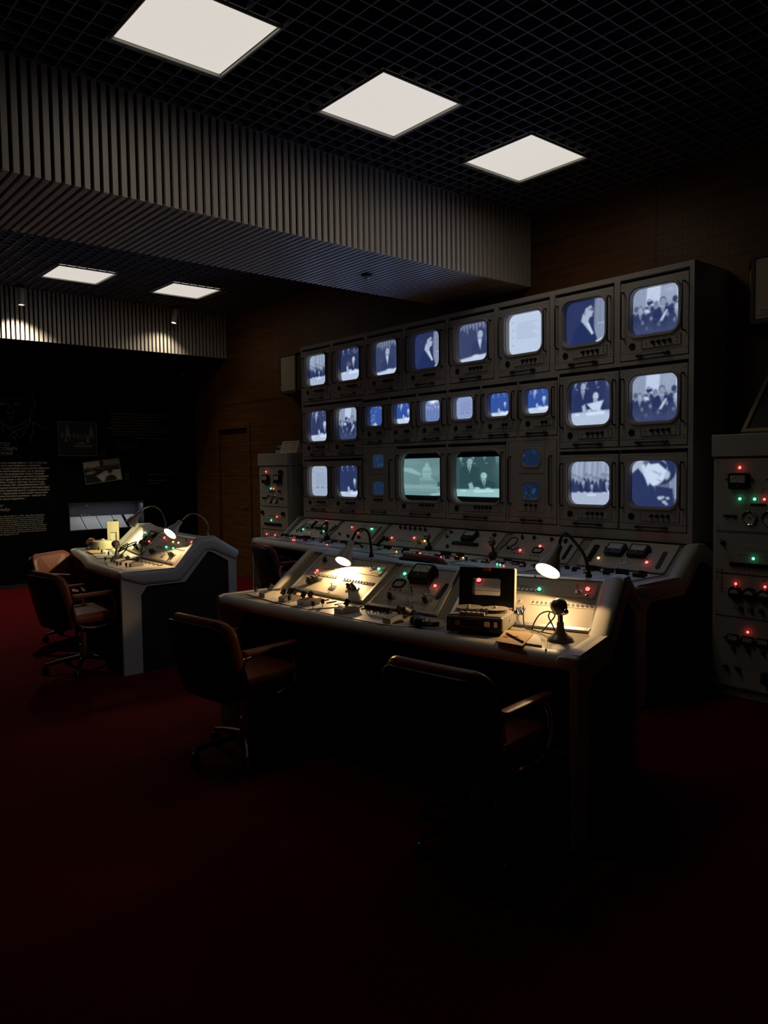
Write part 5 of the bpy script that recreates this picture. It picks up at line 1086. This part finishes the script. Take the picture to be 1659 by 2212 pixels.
# lid with a window, hinged at the back, leaning slightly
lw, lh = w, .195; F_ = frame(Vector((0, dpt / 2 - .015, h)), Vector((1, 0, 0)), Vector((0, .10, .995)), Vector((0, -.995, .10)))
k = MB(); win = rrect(.138, .082, .010, 4, .0, .105); k.T = F_ @ Matrix(((1, 0, 0, 0), (0, 0, 1, 0), (0, -1, 0, 0), (0, 0, 0, 1)))
for yy in (0, .040):
    k2 = plate_with_hole(k, -lw / 2, lw / 2, 0, lh, win, yy)
k.T = F_
for x0, x1, y0, y1 in ((-lw / 2, -lw / 2 + .004, 0, lh), (lw / 2 - .004, lw / 2, 0, lh), (-lw / 2, lw / 2, 0, .004), (-lw / 2, lw / 2, lh - .004, lh)): k.box2((x0, y0, -.040), (x1, y1, 0))
k.loft([[Vector((x, y, -.040)) for x, y in win], [Vector((x, y, 0)) for x, y in win]], 0); lid = k.build('lid', 'black_plastic', t)
k = MB(); k.T = F_
for s_ in (-1, 1): k.box2((s_ * lw / 2, 0, -.038), (s_ * (lw / 2 + .003), lh, -.002))
k.box2((-lw / 2, lh, -.038), (lw / 2, lh + .003, -.002)); k.build('lid_trim', 'reel_plastic', lid)
k = MB(); k.T = F_; k.box((.0, lh - .006, .002), (.036, .014, .006)); k.build('lid_catch', 'red_plastic', lid, bevel=.002)
# ------------------------------------------------------------------ papers and pencils
def quad_thing(name, label, cat, pts, z, th, m, extra=None, group=None):
    c = Vector((sum(p[0] for p in pts) / 4, sum(p[1] for p in pts) / 4, z)); k = MB(); k.prism([(x - c.x, y - c.y) for x, y in pts], Matrix.Identity(4), 0, th); mats = [m]
    if extra: extra(k); mats.append('red_ink')
    o = k.build(name, mats, bevel=.0008); o.location = c; return tag(o, label, cat, group)
quad_thing('notebook', 'cream notebook under the brown folder, left of the pencil on front desk', 'notebook', [(2.573, 2.008), (2.545, 2.16), (2.69, 2.27), (2.735, 2.145)], .785, .012, 'paper')
def stamp(k):
    for r in (.018, .013): k.tube([(.0 + r * math.cos(a), .0 + r * 1.1 * math.sin(a), .0045) for a in (2 * PI * i / 16 for i in range(16))], .0012, 4, 1, True)
    for i in range(3): k.box((-.03 + .008 * i, .03, .0044), (.004, .03, .001), 1)
quad_thing('folder', 'brown kraft folder with a red stamp beside the tape recorder', 'folder', [(2.478, 2.18), (2.492, 2.045), (2.715, 2.165), (2.684, 2.30)], .798, .004, 'kraft', stamp)
def pencil(label, a, b, z, m='pencil_wood'):
    a, b = Vector((*a, z)), Vector((*b, z)); d = b - a; t = thing('pencil', label, 'pencil', (a + b) / 2, math.atan2(d.y, d.x)); L = d.length / 2
    k = MB(); k.lathe([(.0042, -L), (.0042, L * .82)], look((0, 0, 0), (1, 0, 0)), 6); k.build('barrel', m, t); k = MB(); k.lathe([(.0042, L * .82), (.0012, L), (0, L * 1.01)], look((0, 0, 0), (1, 0, 0)), 6, cap=False); k.lathe([(.0044, -L), (.0044, -L * .93)], look((0, 0, 0), (1, 0, 0)), 6); k.build('tip', 'black_plastic', t); return t
pencil('short yellow pencil between the notebook and the desk microphone', (2.547, 1.967), (2.69, 2.075), .7895)
pencil('dark pencil lying across the brown kraft folder', (2.535, 2.077), (2.62, 2.245), .8065, 'tape_brown')
o = quad_thing('rolled_sheet', 'rolled pale paper behind the brown folder on the front desk', 'paper', [(2.70, 2.29), (2.712, 2.27), (2.772, 2.165), (2.76, 2.18)], .80, .003, 'paper')
# clutter of the left desk
t = thing('reel_canister', 'round greenish canister with a bright top on the far end of the left desk', 'canister', (2.80, 7.54, .7905))
k = MB(); k.lathe([(0, 0), (.095, 0), (.10, .006), (.10, .075), (.095, .08), (.086, .082), (.084, .07), (0, .07)], n=32, cap=False); k.build('body', 'cream_plastic', t); k = MB(); k.lathe([(.075, .071), (.07, .085), (.02, .088), (.018, .10), (0, .10)], n=28, cap=False); k.build('inner_disc', 'reel_plastic', t)
t = thing('round_clock', 'small round brown case left of the canister on the left desk', 'clock', (2.72, 7.66, .7905), 2.4)
k = MB(); k.lathe([(.045, 0), (.05, .01), (.05, .035), (.043, .045), (.04, .038), (0, .038)], look((0, 0, .05), (0, -1, .25)), 22, cap=True); k.build('case', 'bulb_brown', t)
t = thing('slide_viewer', 'upright pale slide viewer with a square window at the far end of left desk', 'slide viewer', (2.93, 7.60, .7905), -.45); t.scale = (1.1, 1.1, 1.22)
k = MB()
for x0, x1, z0, z1 in ((-.05, -.022, 0, .215), (.03, .05, 0, .215), (-.022, .03, 0, .06), (-.022, .03, .125, .215)): k.box2((x0, -.025, z0), (x1, .025, z1))
k.build('body', 'cream_plastic', t, bevel=.002); k = MB(); k.box2((-.022, .005, .06), (.03, .012, .125)); k.build('window', 'meter_face', t); k = MB(); k.box((.02, 0, .22), (.03, .03, .012)); k.build('cap', 'chrome', t)
quad_thing('notebook', 'ochre notebook at the far corner of the left desk', 'notebook', [(2.54, 7.14), (2.60, 7.42), (2.72, 7.38), (2.66, 7.10)], .7905, .008, 'kraft')
quad_thing('paper_sheet', 'white sheet of paper near the desk microphone of the left desk', 'paper', [(2.47, 6.72), (2.52, 6.98), (2.68, 6.94), (2.64, 6.68)], .7910, .001, 'plate_light')
t = thing('eyeglasses', 'folded black eyeglasses on the far corner of the left desk', 'eyeglasses', (2.68, 7.50, .7905), .4)
k = MB()
for s_ in (-1, 1): k.tube([(s_ * .035 + .026 * math.cos(a), 0, .022 + .02 * math.sin(a)) for a in (2 * PI * i / 14 for i in range(14))], .004, 6, closed=True)
k.tube([(-.01, 0, .026), (.01, 0, .026)], .004); k.build('rims', 'black_plastic', t); k = MB(); k.tube([(-.06, 0, .026), (-.058, .03, .02), (.03, .045, .008)], .0035); k.tube([(.06, 0, .026), (.058, .03, .018), (-.03, .055, .006)], .0035); k.build('temples', 'black_plastic', t)
# ------------------------------------------------------------------ chairs (facing local +x)
def padded(m, cx, half_w, half_h, thick, curve, F, rc=.12, mi=0):
    # upholstered slab: rounded outline, domed both sides, curved about the vertical
    rings = []
    for s_, dz in ((.0, thick / 2), (.80, thick / 2), (.93, thick * .42), (.99, thick * .2), (1, 0), (.99, -thick * .2), (.93, -thick * .42), (.80, -thick / 2), (.0, -thick / 2)):
        ring = []
        for x, y in rrect(2 * half_w, 2 * half_h, rc, 8):
            k = s_ if s_ > 0 else .001; X, Y = x * k, y * k; ring.append(F @ Vector((X, Y, dz + curve * (X / half_w) ** 2)))
        rings.append(ring)
    m.loft(rings, mi)
def make_chair(label, white=False):
    t = thing('swivel_chair', label, 'chair', (0, 0, 0), 0, 'brown leather swivel chairs')
    m = MB(); padded(m, 0, .232, .245, .085, 0, frame(Vector((.02, 0, .44)), Vector((0, 1, 0)), Vector((-1, 0, 0)), Vector((0, 0, 1))), .09); t.id_data
    m.build('seat', 'brown_leather', t)
    bt = math.radians(14); up = Vector((-math.sin(bt), 0, math.cos(bt))); out = Vector((math.cos(bt), 0, math.sin(bt)))
    Fb = frame(Vector((-.27, 0, .575)), Vector((0, 1, 0)), up, out)
    m = MB(); padded(m, 0, .265, .225, .06, .05, Fb, .10); m.build('backrest', 'brown_leather', t)
    # pleats sewn down the front of the back cushion
    m = MB()
    for i in range(-3, 4): m.tube([Fb @ Vector((i * .062, y, .0315 + .05 * (i * .062 / .265) ** 2)) for y in (-.16, -.05, .06, .16)], .0025, 5)
    m.build('seams', 'dark_shell', t)
    m = MB(); padded(m, 0, .262, .215, .03, .05, frame(Vector((-.315, 0, .56)), Vector((0, 1, 0)), up, out), .10); m.build('back_shell', 'dark_shell', t)
    for s_ in (-1, 1):
        m = MB(); m.loft([[Vector((x, s_ * .255 + y, .622 + z)) for y, z in rrect(.055 * k, .03, .012, 3)] for x, k in ((-.205, .7), (-.19, 1), (.03, 1), (.13, .9), (.145, .6))], caps=True); a = m.build('armrest', 'brown_leather', t)
        m = MB(); m.tube(catmull([(-.12, s_ * .255, .612), (-.20, s_ * .257, .592), (-.215, s_ * .257, .52), (-.18, s_ * .255, .42), (-.09, s_ * .25, .375), (.06, s_ * .25, .375), (.13, s_ * .255, .42), (.14, s_ * .257, .52), (.11, s_ * .257, .59), (.07, s_ * .255, .612)], 5), .012, 8); m.build('arm_tube', 'white_cable' if white else 'chrome', a)
    m = MB(); m.box((0, 0, .385), (.26, .26, .025)); m.build('seat_plate', 'dark_shell', t)
    m = MB(); m.cyl((0, 0, .10), (0, 0, .38), .025); m.cyl((0, 0, .08), (0, 0, .20), .036); m.build('column', 'steel', t)
    for i in range(5):
        a = 2 * PI * i / 5 + .3; c, s_ = math.cos(a), math.sin(a); m = MB(); m.tube([(c * .02, s_ * .02, .105), (c * .16, s_ * .16, .09), (c * .285, s_ * .285, .068)], [.020, .017, .013], 8); lg = m.build('leg', 'dark_shell', t)
        m = MB(); q = Vector((c * .285, s_ * .285, 0)); n = Vector((-s_, c, 0))
        for e in (-1, 1): m.lathe([(0, -.008), (.022, -.008), (.026, -.004), (.026, .004), (.022, .008), (0, .008)], look(q + n * .014 * e + Vector((0, 0, .026)), n), 14, cap=False)
        m.cyl(q + Vector((0, 0, .03)), q + Vector((0, 0, .07)), .007, mi=1); m.lathe([(.027, -.006), (.029, 0), (.027, .006)], look(q + Vector((0, 0, .027)), n), 14, 1, cap=False, arc=PI); m.build('caster', ['black_plastic', 'chrome'], lg)
    return t
G_ = 'brown leather swivel chairs'
ch = make_chair('brown leather swivel chair nearest the camera, back toward us, at the front desk'); ch.location = (2.33, 2.15, 0); ch.rotation_euler = (0, 0, math.radians(8))
dup(ch, (2.11, 3.66, 0), math.radians(8), 'brown leather swivel chair at the left half of the front desk, back toward us', G_)
dup(ch, (2.09, 6.10, 0), math.radians(8), 'brown leather swivel chair with its back to us at the left desk, nearer of two', G_)
dup(ch, (2.45, 7.30, 0), math.radians(-57), 'brown leather swivel chair with lit pleated backrest at the left desk, farther of two', G_)
dup(ch, (4.12, 4.05, 0), math.radians(-5), 'swivel chair behind the front desk, only its dark back top showing', G_).scale = (1, 1, 1.15)
c2_ = make_chair('dark chair with white tube arms at the far left end of the rear console', True); c2_.location = (4.38, 6.62, 0); c2_.rotation_euler = (0, 0, math.radians(-12))
# ------------------------------------------------------------------ camera, world and render look
cam = bpy.data.cameras.new('camera'); co = bpy.data.objects.new('camera', cam); COL.objects.link(co)
cam.sensor_fit = 'VERTICAL'; cam.sensor_height = 36; cam.lens = 27.147; cam.clip_start = .05
CAMR = Matrix(CAM_ROWS); m4 = CAMR.transposed().to_4x4(); m4.translation = (0, 0, 1.55); co.matrix_world = m4; S.camera = co
w = bpy.data.worlds.new('world'); S.world = w; w.use_nodes = True; w.node_tree.nodes['Background'].inputs[0].default_value = (.55, .45, .33, 1); w.node_tree.nodes['Background'].inputs[1].default_value = .006
S.view_settings.view_transform = 'Standard'; S.view_settings.look = 'None'; S.view_settings.gamma = 1; S.view_settings.exposure = 0; S.view_settings.use_curve_mapping = False
S.cycles.use_denoising = True; S.cycles.max_bounces = 6; S.cycles.diffuse_bounces = 4; S.cycles.caustics_reflective = False; S.cycles.caustics_refractive = False; S.cycles.sample_clamp_indirect = 4
